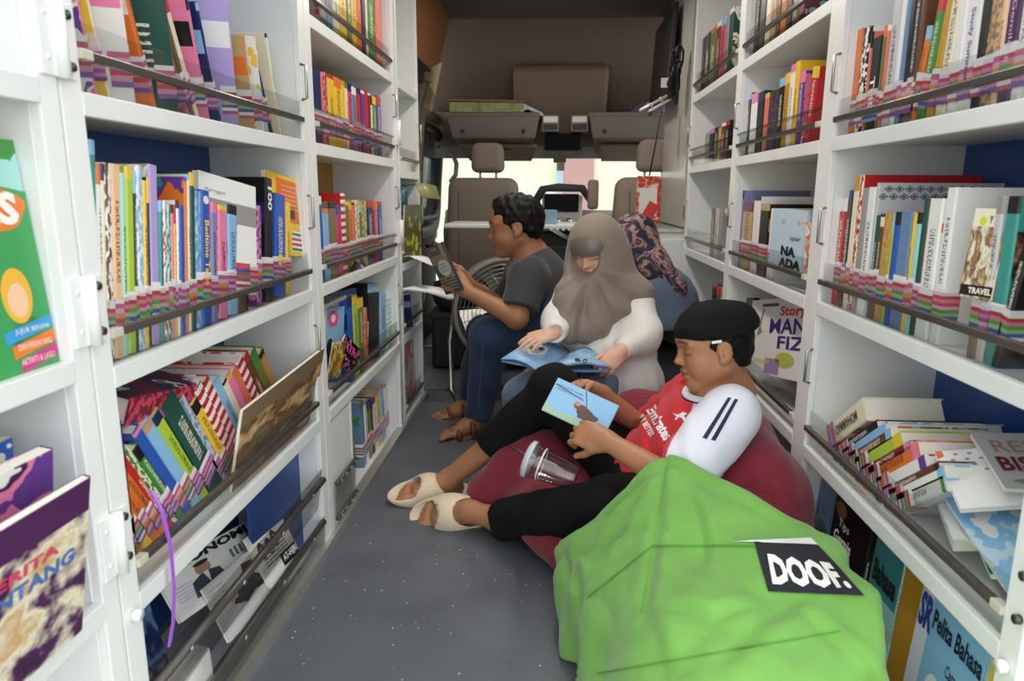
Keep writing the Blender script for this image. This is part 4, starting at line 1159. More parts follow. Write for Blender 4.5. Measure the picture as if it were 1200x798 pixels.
sheet('paper_stack', 'drooping white paper stack poking into the aisle, far left bookcase', [[(-.66, 2.78, .56), (-.58, 2.78, .575), (-.50, 2.78, .565), (-.42, 2.80, .535)], [(-.66, 2.92, .55), (-.58, 2.92, .565), (-.50, 2.92, .55), (-.42, 2.93, .515)], [(-.66, 3.06, .54), (-.58, 3.06, .55), (-.50, 3.06, .54), (-.44, 3.06, .51)]], plain('white_paper', 'f2f2f4', .8), .012, g_, 'paper')
o = quad_book((-.72, 2.8, .52), (-.57, 2.84, .545), (-.72, 2.86, .385), (-.60, 2.9, .385), .014, 'navy', 'navy file leaning under the drooping papers, far left bookcase', name='file', cat='file', acc='grey', acc2='white')
o = quad_book((-.62, 2.80, .31), (-.62, 3.02, .31), (-.608, 2.80, .055), (-.608, 3.02, .055), .006, 'silver', 'food leaflet standing low in the narrow far left bookcase', name='leaflet', cat='leaflet', acc='salmon', acc2='steel', cstyle='art')
# ================================================================== driver's cab at the far end
M_pil = plain('grey_trim', '77716a', .6); M_seal = plain('rubber_seal', '141414', .5); M_orange = plain('brown_trim_panel', '8a5a35', .5)
# roof slope / headliner and its console bulge
S(prism('trim_3', [(-1.0, 4.3, 1.95), (1.0, 4.3, 1.95), (1.0, 4.95, 1.50), (-1.0, 4.95, 1.50)], (0, .03, .03), M_head))
ob = empty('overhead_console', (.02, 4.75, 1.5)); tag(ob, 'taupe overhead console bulge carrying the map lights above windscreen', 'console')
prism('bulge', [(-.27, 4.86, 1.38), (.32, 4.86, 1.38), (.32, 4.60, 1.74), (-.27, 4.60, 1.74)], (0, -.07, -.06), M_head, ob, .03, True)
for x in (-.035, .15):
    f = box('map_light', x-.055, x+.055, 4.655, 4.70, 1.34, 1.44, M_greyp, ob, .006)
    k = plain('lamp_lens', 'ece6d8', .2); box('lens', x-.045, x+.045, 4.648, 4.656, 1.395, 1.43, k, f); box('switch', x-.045, x+.045, 4.648, 4.656, 1.35, 1.385, M_dgrey, f)
def locker(x0, x1, label):
    r = empty('overhead_locker', ((x0+x1)/2, 4.7, 1.3)); tag(r, label, 'locker', 'overhead lockers of the cab')
    box('tray', x0, x1, 4.50, 4.98, 1.415, 1.44, M_head, r, .008)
    prism('lid', [(x0, 4.50, 1.435), (x1, 4.50, 1.435), (x1-.03, 4.54, 1.29), (x0+.03, 4.54, 1.29)], (0, .03, 0), M_pil, r, .008, True)
    prism('underside', [(x0+.03, 4.54, 1.29), (x1-.03, 4.54, 1.29), (x1-.08, 5.02, 1.22), (x0+.08, 5.02, 1.22)], (0, 0, .02), M_head, r, .006)
    for x in (x0+.1, x1-.1): tube('latch', [(x, 4.525, 1.33), (x, 4.512, 1.33)], .012, M_dgrey, r)
    return r
lk = locker(-.68, -.10, 'left overhead locker with papers stacked in its tray'); locker(.20, .95, 'right overhead locker with yellow stickers on its visor')
v = prism('sun_visor', [(-.62, 4.62, 1.24), (-.12, 4.62, 1.24), (-.16, 4.90, 1.165), (-.58, 4.90, 1.165)], (0, .012, .02), M_head, None, .006); tag(v, 'taupe sun visor with dark slot above the left seat', 'visor')
prism('slot', [(-.42, 4.66, 1.228), (-.28, 4.66, 1.228), (-.28, 4.70, 1.216), (-.42, 4.70, 1.216)], (0, -.002, -.004), M_blackp, v)
v = prism('sun_visor', [(.28, 4.62, 1.24), (.86, 4.62, 1.24), (.82, 4.90, 1.165), (.31, 4.90, 1.165)], (0, .012, .02), M_head, None, .006); tag(v, 'taupe sun visor carrying yellow stickers on the driver side', 'visor')
for (px, py, w_, h_, tx) in ((712, 158, .07, .055, 'SRS'), (746, 160, .06, .04, 'i')):
    c = at(px, py, 4.60); st = obox('warning_sticker', c, (w_, .002, h_), Matrix.Rotation(-.4, 3, 'X'), plain('sticker_yellow', 'e0c030', .5), v)
    lettering('sticker_text', tx, .03, Matrix.Translation(c+Vector((-w_*.3, -.003, -h_*.3))) @ Matrix.Rotation(math.radians(90), 4, 'X'), plain('ink_dark', '3a3020', .6), st, 0, (w_*.55, h_*.55))
# things in the trays
g_ = 'papers in the overhead tray'
for i, (c, x0, x1, z0, z1, lb) in enumerate((('olive', -.66, -.20, 1.441, 1.50, 'green and cream box file at left end of overhead tray'), ('navy', -.46, -.24, 1.441, 1.463, 'navy folder in front of the green box file overhead'))):
    b = obox('box_file' if i == 0 else 'folder', ((x0+x1)/2, 4.60+.0-.05*i, (z0+z1)/2), (x1-x0, .2 if i == 0 else .08, z1-z0), Matrix.Rotation(.03, 3, 'Z'), plain('green_print' if i == 0 else 'navy_folder', '86925c' if i == 0 else '2b3560', .5, noise=.45, nscale=14), None, .003); tag(b, lb, 'file', g_)
b = obox('card_sheet', (-.43, 4.60, 1.508), (.47, .22, .012), Matrix.Rotation(.02, 3, 'Y'), plain('brown_card', '8a5a3a', .7), None, .002); tag(b, 'brown card sheet lying on the green box file overhead', 'card', g_)
for (x, z, dx, c, lb) in ((-.22, 1.475, .16, 'c9d8d4', 'pale mint paper bundle at right end of the overhead tray'), (-.17, 1.45, .18, 'c8c6d6', 'lilac-grey paper bundle lying low in the overhead tray')):
    b = sheet('paper_bundle', lb, [[(x-dx/2, 4.52, z), (x, 4.52, z+.03), (x+dx/2, 4.52, z-.012)], [(x-dx/2, 4.7, z+.02), (x, 4.7, z+.05), (x+dx/2, 4.7, z)]], plain('bundle_'+c, c, .7), .02, g_, 'paper')
hp = [(.17*math.cos(a), .17*math.sin(a)) for a in np.linspace(.1, math.pi-.1, 20)]
for (cx, r, lb) in ((.62, .155, 'violet-grey cap crown lying in the right overhead tray'), (.92, .12, 'second violet-grey cap nearer the partition overhead')):
    prof = [(0.001, r*.55), (r*.5, r*.5), (r*.85, r*.3), (r, .02), (r*1.02, .0), (r*.97, .002)]
    o = lathe('cap', prof, plain('violet_cloth', '6c6278', .8), None, 28, Matrix.Translation((cx, 4.66, 1.441))); tag(o, lb, 'cap')
    lathe('brim', [(r*.9, .012), (r*1.06, .006), (r*1.06, 0), (r*.9, .0)], plain('violet_light', '8d84a0', .7), o, 28, Matrix.Translation((cx, 4.66, 1.4412)))
# windscreen and its frame
wx0, wx1 = -1.0, 1.0
S(box('trim_4', -1.02, 1.02, 4.99, 5.05, 1.19, 1.28, M_greyp)); S(box('trim_14', -1.02, 1.02, 4.97, 5.02, 1.27, 1.56, M_head))
S(prism('window_1', [(-.98, 5.04, 1.20), (.98, 5.04, 1.20), (.98, 5.6, .62), (-.98, 5.6, .62)], (0, .006, .004), M_glass))
for s in (-1, 1): S(prism('trim_5', [(s*.93, 5.02, 1.22), (s*1.0, 5.02, 1.22), (s*1.0, 5.58, .6), (s*.93, 5.58, .6)], (0, .03, .03), M_pil))
# bonnet under the windscreen, dashboard
dsh = empty('dashboard', (0, 5.1, .4)); tag(dsh, 'grey dashboard spanning the cab below the windscreen', 'dashboard')
prism('fascia', [(-.79, 5.0, -.1), (-.79, 5.0, .70), (-.79, 5.12, .84), (-.79, 5.55, .80), (-.79, 5.55, -.1)], (1.58, 0, 0), M_greyp, dsh, .02)
prism('hood', [(-.18+.02, 4.86, .90), (-.10, 4.86, 1.0), (.02, 4.86, 1.02), (.20, 4.86, 1.01), (.27, 4.86, .90), (.24, 4.86, .885), (.18, 4.86, .965), (-.06, 4.86, .965), (-.11, 4.86, .885)], (0, .3, 0), M_blackp, dsh, .006, True)
prism('centre_stack', [(-.085, 4.9, .45), (.19, 4.9, .45), (.19, 4.9, .94), (-.085, 4.9, .94)], (0, .25, 0), plain('pale_grey_plastic', 'b5b1aa', .45), dsh, .015)
scn = box('screen', -.07, .165, 4.885, 4.902, .83, .95, plain('dark_screen', '0c0d10', .5, spec=.15), dsh, .006)
for x in (.02, .10): tube('knob', [(x, 4.90, .765), (x, 4.875, .765)], .024, M_steel, dsh, 18)
for i in range(5): box('button', -.06+i*.045, -.03+i*.045, 4.893, 4.902, .705, .72, M_dgrey, dsh, .002)
mr = empty('rear_view_mirror', (.05, 4.75, 1.18)); tag(mr, 'black rear-view mirror hanging from the windscreen top', 'mirror')
o = obox('housing', at(660, 166, 4.72), (.255, .04, .115), None, M_blackp, mr, .03, True); obox('mirror_glass', at(660, 166, 4.699), (.22, .003, .085), None, plain('mirror_face', '0d0e10', .6, spec=.1), mr, .001)
tube('stalk', [(.05, 4.74, 1.24), (.05, 4.8, 1.36)], .012, M_blackp, mr)
an = empty('air_freshener', at(656, 190, 4.74)); tag(an, 'dark ornament with picture card dangling below the mirror', 'ornament')
tube('string', [at(656, 172, 4.74), at(656, 184, 4.74)], .003, M_blackp, an)
obox('plaque', at(656, 187, 4.74), (.082, .012, .04), None, M_blackp, an, .006); obox('picture_card', at(657, 195, 4.735), (.05, .006, .055), None, plain('card_print', '8d7f66', .6, noise=.4, nscale=60), an, .002)
# seats
def seat(cx, Y, hx, bw, ztop, label):
    r = empty('car_seat', (cx, Y, .1)); tag(r, label, 'seat', 'front seats of the van')
    def pad(nm, x0, x1, y0, y1, z0, z1, bev, taper=0):
        bm = bmesh.new(); bbox(bm, x0, x1, y0, y1, z0, z1)
        for v in bm.verts:
            if v.co.z > (z0+z1)/2: v.co.x = cx+(v.co.x-cx)*(1-taper)
        bmesh.ops.bevel(bm, geom=bm.edges[:], offset=bev, segments=5, affect='EDGES', profile=.5)
        return bm_obj(nm, bm, M_seat, r, True)
    b = pad('backrest', cx-bw/2, cx+bw/2, Y, Y+.16, .32, ztop, .06, .14)
    box('back_seam', cx-bw*.30, cx-bw*.293, Y-.002, Y+.002, .4, ztop-.08, M_dgrey, b); box('back_seam', cx+bw*.293, cx+bw*.30, Y-.002, Y+.002, .4, ztop-.08, M_dgrey, b)
    pad('headrest', hx-.105, hx+.105, Y+.02, Y+.13, ztop+.03, ztop+.21, .042, .1)
    for x in (-.05, .05): tube('headrest_post', [(hx+x, Y+.08, ztop-.02), (hx+x, Y+.08, ztop+.05)], .007, M_steel, r)
    pad('seat_cushion', cx-bw/2, cx+bw/2, Y+.05, Y+.55, .18, .34, .05); box('pedestal', cx-bw/2+.05, cx+bw/2-.05, Y+.05, Y+.5, -.06, .2, M_dgrey, r, .01)
    return r
seat(-.445, 4.38, -.415, .50, 1.045, 'taupe left front seat behind the thin white table')
seatR = seat(.60, 4.10, .565, .58, 1.045, 'taupe driver seat beside the metal partition')
o = obox('armrest', at(695, 228, 4.2), (.062, .07, .17), None, M_seat, seatR, .02, True)
# cab floor, step edge, left door with window
S(box('floor_cab', -1.0, 1.0, 4.25, 5.2, -.12, -.02, M_dgrey)).name = 'trim_6'
S(box('trim_7', -.95, .5, 4.235, 4.262, -.02, .012, M_alu))
S(box('trim_8', -1.0, -.78, 3.3, 3.36, -.06, 1.95, M_pil))
S(box('wall_left_cab', -1.02, -.97, 3.36, 4.2, -.1, 1.95, M_pil)).name = 'wall_left_front'
# brown overhead trim along the left roof edge and shelf bracket
S(prism('trim_9', [(-.70, 3.22, 1.62), (-.70, 4.28, 1.62), (-.62, 4.28, 1.93), (-.62, 3.22, 1.93)], (-.03, 0, 0), M_orange))
S(prism('trim_10', [(.66, 3.45, 1.60), (.66, 4.28, 1.60), (.62, 4.28, 1.93), (.62, 3.45, 1.93)], (.03, 0, 0), M_orange))
S(prism('trim_11', [(-.95, 3.22, 1.50), (-.95, 4.28, 1.50), (-.70, 4.28, 1.62), (-.70, 3.22, 1.62)], (0, 0, .02), M_dgrey))
dr = empty('passenger_door', (-.9, 4.7, 0)); tag(dr, 'grey passenger cab door with black rubber window seal', 'door')
def rr_poly(y0, y1, z0, z1, r, n=6, X=-.84, slope=.0):
    out = []
    for (cy, cz, a0) in ((y1-r, z1-r, 0), (y0+r, z1-r, 90), (y0+r, z0+r, 180), (y1-r, z0+r, 270)):
        for i in range(n+1): a = math.radians(a0+90*i/n); out.append((X+slope*(cz+r*math.sin(a)-z0), cy+r*math.cos(a), cz+r*math.sin(a)))
    return out
prism('door_panel', [(-.86, 4.28, -.1), (-.86, 5.1, -.1), (-.86, 5.1, .78), (-.86, 4.28, .78)], (-.05, 0, 0), M_dgrey, dr, .01)
tube('window_seal', rr_poly(4.30, 5.02, .78, 1.36, .13, X=-.84, slope=.06), .028, M_seal, dr, 8, True)
tube('door_frame', rr_poly(4.22, 5.10, .70, 1.44, .16, X=-.87, slope=.06), .045, M_pil, dr, 8, True)
prism('window_pane', rr_poly(4.31, 5.01, .79, 1.35, .12, X=-.862, slope=.06), (-.004, 0, 0), M_tintglass, dr)
tube('inner_handle', [(-.80, 4.42, .62), (-.77, 4.46, .62), (-.77, 4.62, .62), (-.80, 4.66, .62)], .014, M_blackp, dr)
S(box('trim_12', -.93, -.80, 4.16, 4.30, .9, 1.6, M_pil, None, .03)); S(box('trim_13', -.93, -.80, 4.17, 4.29, -.1, .92, M_dgrey, None, .02))
gh = tube('grab_handle', [at(525, 178, 4.9), at(531, 182, 4.88), at(535, 192, 4.86), at(534, 205, 4.86), at(528, 213, 4.88)], .016, M_greyp); tag(gh, 'curved grey grab handle on the windscreen pillar', 'handle')
bl = empty('seat_belt', (-.74, 4.1, 1.2)); tag(bl, 'beige seat belt cover hanging by the left cab pillar', 'seat belt')
prism('belt_cover', [at(505, 78, 3.9), at(517, 72, 3.9), at(505, 130, 3.95), at(492, 128, 3.95)], (0, .05, 0), plain('beige_plastic', 'a39471', .6), bl, .012, True)
prism('webbing', [at(492, 128, 3.95), at(499, 128, 3.95), at(492, 215, 4.05), at(488, 215, 4.05)], (0, .006, 0), plain('belt_webbing', '8a7c60', .8), bl)
prism('buckle', [at(497, 84, 3.885), at(508, 84, 3.885), at(505, 96, 3.885), at(495, 96, 3.885)], (0, .03, 0), plain('buckle_grey', '6d6450', .5), bl, .006)
# clear shelf under the left overhead trim
o = prism('clear_shelf', [(-.74, 3.3, 1.50), (-.74, 4.0, 1.42), (-.62, 4.0, 1.40), (-.60, 3.3, 1.46)], (0, 0, .006), M_acr2); tag(o, 'clear plastic strip shelf under the left roof trim', 'shelf')
# right side partition: metal above, white below
S(box('wall_right_partition', .60, .63, 3.36, 4.08, .80, 1.93, plain('partition_metal', 'c4c0b8', .25, .15, noise=.03, nscale=12))).name = 'wall_partition'
pl = box('cupboard', .40, .945, 3.37, 4.06, 0, .775, M_white, None, .004); tag(pl, 'low white cupboard behind the navy-scarfed person', 'cupboard')
box('worktop', .395, .945, 3.36, 4.07, .775, .79, M_alu, pl); box('door', .43, .66, 3.362, 3.371, .05, .74, M_lip, pl, .002)
tv = empty('monitor', (.58, 3.9, 1.6)); tag(tv, 'flat black monitor mounted edge-on by the right roof edge', 'monitor')
obox('panel', (.555, 3.95, 1.62), (.025, .62, .46), Matrix.Rotation(.05, 3, 'Y'), M_blackp, tv, .006); obox('wall_bracket', (.585, 3.95, 1.6), (.04, .16, .16), None, M_dgrey, tv, .004)
obox('rating_label', at(779, 97, 3.62), (.035, .004, .045), None, plain('label_white', 'd8d5cc', .6), tv)
cb = empty('cable_bundle', (.57, 3.5, 1.5)); tag(cb, 'tangled black cables hung on the right partition', 'cables')
rg = random.Random(4)
for i in range(9):
    c = at(790+rg.uniform(-5, 6), 85+rg.uniform(-14, 16), 3.42); a0 = rg.uniform(0, 6); rx, rz = rg.uniform(.02, .05), rg.uniform(.05, .11)
    tube('cable', [(c[0]+rg.uniform(-.006, .006)+.3*rx*math.cos(t), c[1]+rx*math.cos(t+1), c[2]+rz*math.sin(t)) for t in np.linspace(a0, a0+5.6, 18)], .005, M_blackp, cb, 6)
br = empty('folding_bracket', (.5, 3.6, 1.35)); tag(br, 'white metal folding bracket jutting from the right partition', 'bracket')
for a, b in (((750, 130), (782, 112)), ((750, 130), (760, 122)), ((760, 131), (786, 116)), ((762, 122), (766, 129)), ((774, 115), (778, 122))):
    tube('strut', [at(*a, 3.55), at(*b, 3.6)], .007, plain('white_metal', 'c9c7c2', .4, .3), br, 6)
# hanging red snack pouch on a cord
pk = empty('lanyard_card', at(761, 235, 3.5)); tag(pk, 'red patterned pouch with white card hanging on a black cord', 'pouch')
tube('cord', [at(775, 128, 3.45), at(768, 170, 3.48), at(761, 206, 3.5)], .0035, M_blackp, pk, 6)
c0 = at(760, 233, 3.5)
rp = NT('red_pouch_print'); tcn = rp.n('TexCoord'); vz = rp.n('TexVoronoi', i_Scale=45.); rp.l(tcn.outputs['Object'], vz.inputs[0]); rp.l(rp.ramp(vz.outputs[0], [(0, '2a2024'), (.3, 'c4302a'), (.6, 'd8583a'), (.8, 'e8d8cc')]).outputs[0], rp.b.inputs['Base Color'])
obox('pouch', c0, (.118, .012, .215), None, rp.m, pk, .004); obox('card', c0+Vector((-.003, -.0075, -.015)), (.085, .002, .135), None, plain('card_white', 'e9e6df', .5), pk); obox('ticket', c0+Vector((.012, -.0095, -.055)), (.055, .002, .075), Matrix.Rotation(.5, 3, 'Y'), plain('ticket_red', 'd2382c', .5), pk)
# thin white table with folding brace, dark drawer unit below
tb = empty('table', (-.1, 3.8, .75)); tag(tb, 'thin white folding table across the aisle behind the boy', 'table')
zt = at(600, 266, 3.62)[2]
box('tabletop', -.565, .42, 3.62, 4.0, zt-.008, zt+.014, M_lip, tb, .006)
tube('brace', [at(648, 269, 3.64), at(668, 281, 3.72)], .012, M_lip, tb); tube('table_leg', [(.36, 3.7, zt), (.36, 3.7, 0)], .014, M_steel, tb); tube('table_leg', [(.36, 3.95, zt), (.36, 3.95, 0)], .014, M_steel, tb)
bm = bmesh.new()
for i in range(14): bbox(bm, -.02+i*.03, -.006+i*.03, 3.615, 3.62, zt-.016, zt-.008)
bm_obj('edge_clips', bm, M_lip, tb)
tbx = obox('tissue_box', at(642, 254, 3.7), (.085, .085, .07), Matrix.Rotation(.2, 3, 'Z'), plain('pale_blue_box', '8fb2c4', .5, noise=.1, nscale=40), None, .004); tag(tbx, 'pale blue tissue box on the white table', 'box')
obox('slot_film', at(641, 246, 3.7), (.05, .04, .004), Matrix.Rotation(.2, 3, 'Z'), plain('film', '5d6e7a', .3), tbx)
du = empty('drawer_unit', (-.02, 4.0, 0)); tag(du, 'black drawer unit with round lock under the white table', 'drawers')
box('carcass', -.24, .34, 3.74, 4.10, .0, zt-.03, M_blackp, du, .01)
for i in range(3):
    d = box('drawer', -.22, .32, 3.725, 3.742, .06+i*.215, .25+i*.215, M_dgrey, du, .008); tube('lock', [(.10, 3.726, .21+i*.215), (.10, 3.715, .21+i*.215)], .016, M_steel, d, 14)
cr = empty('storage_crate', (-.45, 3.85, 0)); tag(cr, 'black plastic crate with ribbed sides on the floor by the step', 'crate')
box('body', -.66, -.30, 3.72, 4.1, .005, .30, M_blackp, cr, .012); box('rim', -.675, -.285, 3.705, 4.115, .285, .315, M_dgrey, cr, .006)
for i in range(6): box('rib', -.63+i*.06, -.615+i*.06, 3.708, 3.722, .04, .27, M_dgrey, cr, .003)
bg = obox('bag', (-.52, 3.9, .395), (.3, .3, .15), Matrix.Rotation(.3, 3, 'Z'), plain('black_cloth', '202022', .8, noise=.2, bump=.3), None, .06, True); tag(bg, 'slumped black bag on the ribbed crate', 'bag')
tube('strap', [(-.62, 3.78, .42), (-.6, 3.74, .50), (-.48, 3.72, .52), (-.44, 3.76, .44)], .012, M_blackp, bg)
# drum fan on the floor
fn = empty('floor_fan', (-.22, 3.3, 0)); tag(fn, 'grey floor fan with round wire guard behind the boy', 'fan')
fc = Vector((-.22, 3.28, .40)); Rr = .245
Mf = Matrix.Translation(fc) @ Matrix.Rotation(math.radians(90), 4, 'X') @ Matrix.Rotation(.25, 4, 'Y')
def circ(r, z, n=40): return [Mf @ Vector((r*math.cos(2*math.pi*i/n), r*math.sin(2*math.pi*i/n), z)) for i in range(n)]
tube('guard_rim', circ(Rr, .0), .012, M_greyp, fn, 8, True)
bm = bmesh.new()
for j in range(1, 13): bm_tube(bm, circ(Rr*j/13, .045*(1-(j/13)**2)+.01), .0016, 5, True)
o = bm_obj('guard_rings', bm, M_steel, fn, True); o['kind'] = 'stuff'
for i in range(18):
    a = 2*math.pi*i/18; tube('guard_spoke', [Mf @ Vector((.03*math.cos(a), .03*math.sin(a), .056)), Mf @ Vector((Rr*.6*math.cos(a+.15), Rr*.6*math.sin(a+.15), .04)), Mf @ Vector((Rr*math.cos(a+.25), Rr*math.sin(a+.25), 0))], .002, M_steel, fn, 5)
lathe('drum', [(Rr-.004, 0), (Rr+.004, 0), (Rr+.004, -.14), (Rr-.004, -.14)], M_greyp, fn, 40, Mf)
for i in range(4):
    a = i*math.pi/2+.3; c, s_ = math.cos(a), math.sin(a)
    prism('blade', [Mf @ Vector((c*.04-s_*.02, s_*.04+c*.02, -.05)), Mf @ Vector((c*.21-s_*.06, s_*.21+c*.06, -.03)), Mf @ Vector((c*.21+s_*.06, s_*.21-c*.06, -.09)), Mf @ Vector((c*.04+s_*.02, s_*.04-c*.02, -.08))], (0, .003, 0), M_alu, fn)
tube('motor_hub', [Mf @ Vector((0, 0, .06)), Mf @ Vector((0, 0, -.12))], .045, M_greyp, fn, 18)
for s_ in (-1, 1): tube('foot_tube', [fc+Vector((s_*.25, 0, .0)), fc+Vector((s_*.27, -.02, -.15)), fc+Vector((s_*.26, -.03, -.385)), fc+Vector((s_*.2, -.22, -.39)), fc+Vector((s_*.2, .2, -.39))], .011, M_steel, fn)
# ================================================================== people
def skin_mat(name, rough=.5):
    k = NT(name); a = k.n('Attribute'); a.attribute_name = 'Col'
    tc = k.n('TexCoord'); n = k.n('TexNoise', i_Scale=180., i_Detail=3.); k.l(tc.outputs['Object'], n.inputs[0])
    k.l(a.outputs['Color'], k.b.inputs['Base Color']); k.set(Roughness=rough); k.b.inputs['Subsurface Weight'].default_value = .12
    k.b.inputs['Subsurface Radius'].default_value = (.012, .004, .002); k.b.inputs['Subsurface Scale'].default_value = .5
    k.bump(n.outputs[0], .08, .001); return k.m
def cloth_mat(name, c=None, scale=700., rough=.9, bump=.2, wr=.0, sheen=.15):
    k = NT(name); tc = k.n('TexCoord')
    n = k.n('TexNoise', i_Scale=scale, i_Detail=2.); k.l(tc.outputs['Object'], n.inputs[0])
    m = k.n('TexNoise', i_Scale=9., i_Detail=4.); k.l(tc.outputs['Object'], m.inputs[0])
    if c is None:
        a = k.n('Attribute'); a.attribute_name = 'Col'; k.l(a.outputs['Color'], k.b.inputs['Base Color'])
    else:
        L = lin(c); r = k.n('ValToRGB'); e = r.color_ramp.elements; e[0].position, e[1].position = .3, .7
        e[0].color = (*(v*.88 for v in L), 1); e[1].color = (*(min(1, v*1.1) for v in L), 1); k.l(n.outputs[0], r.inputs[0]); k.l(r.outputs[0], k.b.inputs['Base Color'])
    h = k.math('ADD', k.math('MULTIPLY', n.outputs[0], .25), k.math('MULTIPLY', m.outputs[0], wr*6))
    k.bump(h, bump, .003); k.set(Roughness=rough); k.b.inputs['Sheen Weight'].default_value = sheen; k.b.inputs['Specular IOR Level'].default_value = .25; return k.m
M_skin = skin_mat('skin')
M_hair = cloth_mat('black_hair', '0c0a09', 260., .6, .4, sheen=0)
class Head:
    def __init__(s, c, F, U, sc=1.):
        F = Vector(F).normalized(); U = Vector(U); U = (U-F*U.dot(F)).normalized(); L = U.cross(F)
        s.c, s.F, s.U, s.L, s.s = Vector(c), F, U, L, sc; s.R = np.array(Matrix((F, L, U)).transposed(), dtype=np.float32)
    def p(s, x, y, z): return s.c + (s.F*x+s.L*y+s.U*z)*s.s
    def e(s, x, y, z, a, b, c): return Ell(s.p(x, y, z), (a*s.s, b*s.s, c*s.s), s.R)
    def k(s, a, b, ra, rb=None): return Cone(s.p(*a), s.p(*b), ra*s.s, None if rb is None else rb*s.s)
    def loc(s, P): return ((P-np.array(s.c, dtype=np.float32))@s.R)/s.s
    def build(s, d, eyes='down', ears=True):
        q = s.s
        d.u(s.e(-.010, 0, .030, .090, .073, .076), .02*q)
        d.u(s.e(.024, 0, -.028, .060, .058, .070), .03*q)
        d.u(s.e(.050, 0, .035, .042, .055, .045), .03*q)
        for y in (-1, 1):
            d.u(s.k((-.008, y*.052, -.045), (.052, y*.014, -.090), .017, .014), .03*q)
            d.u(s.e(.048, y*.033, -.038, .028, .025, .030), .02*q)
        d.u(s.k((.064, -.006, -.092), (.064, .006, -.092), .016), .018*q)
        for y in (-1, 1): d.sub(s.e(.096, y*.031, .004, .018, .019, .012), .014*q)
        for y in (-1, 1):
            d.u(s.e(.068, y*.031, .001, .014, .017, .012), .003*q)
            d.u(s.k((.084, y*.012, .020), (.070, y*.048, .020), .007), .012*q)
        d.u(s.k((.079, 0, .012), (.093, 0, -.026), .0075, .0085), .010*q)
        d.u(s.e(.095, 0, -.030, .011, .011, .009), .006*q)
        for y in (-1, 1): d.u(s.e(.086, y*.012, -.034, .009, .007, .007), .005*q)
        d.u(s.e(.080, 0, -.056, .013, .023, .0075), .006*q)
        d.u(s.e(.079, 0, -.070, .012, .020, .0075), .006*q)
        d.sub(s.e(.096, 0, -.0625, .008, .020, .0016), .003*q)
        if ears:
            for y in (-1, 1):
                d.u(s.e(-.010, y*.074, -.006, .019, .008, .029), .006*q)
                d.sub(s.e(-.004, y*.083, -.004, .011, .007, .019), .004*q)
                d.u(s.e(.000, y*.078, -.010, .005, .004, .009), .003*q)
                d.u(s.e(-.002, y*.074, -.029, .009, .006, .009), .004*q)
        return d
    def paint(s, P, col, tone, brow='1d1512', lip='a05a52', eyes='down', inside=.13):
        q = s.loc(P); r = np.linalg.norm(q, axis=1) < inside*1.05
        T = np.array(lin(tone)); LP = np.array(lin(lip)); BR = np.array(lin(brow))
        def blend(m, c): col[:] = col*(1-m[:, None])+c*m[:, None]
        sm = lambda v, a, b: np.clip((v-a)/(b-a), 0, 1)
        ay = np.abs(q[:, 1])
        m = (1-sm(np.sqrt(((q[:, 1])/.024)**2+((q[:, 2]+.0625)/.014)**2), .75, 1.05))*(q[:, 0] > .070)*r
        blend(m*.75, LP)
        blend((1-sm(np.abs(q[:, 2]+.0625), .0006, .0022))*(ay < .021)*(q[:, 0] > .065)*r*.8, np.array(lin('5a2a26')))
        # brows
        zb = .0225 + .004*(1-((ay-.030)/.02)**2)
        m = (1-sm(np.abs(q[:, 2]-zb), .0018, .0045))*(ay > .011)*(ay < .052)*(q[:, 0] > .04)*r; blend(m*.85, BR)
        if eyes == 'down':
            zl = -.0055-.004*(1-((ay-.031)/.016)**2)
            m = (1-sm(np.abs(q[:, 2]-zl), .0008, .0026))*(ay > .015)*(ay < .048)*(q[:, 0] > .045)*r; blend(m*.9, BR)
            m = (1-sm(np.abs(q[:, 2]-.0095), .0005, .002))*(ay > .016)*(ay < .046)*(q[:, 0] > .045)*r; blend(m*.35, BR)
        # nostrils, warm cheeks and ears
        for y in (-1, 1):
            m = 1-sm(np.linalg.norm((q-np.array([.088, y*.006, -.0405]))/np.array([.006, .0035, .003]), axis=1), .6, 1.2); blend(m*.8, BR)
        m = (1-sm(np.linalg.norm((q-np.array([.06, 0, -.035]))/np.array([.05, .055, .03]), axis=1), .3, 1.2)); blend(m*.10, np.array(lin('b0584a')))
def unit(v): return Vector(v).normalized()
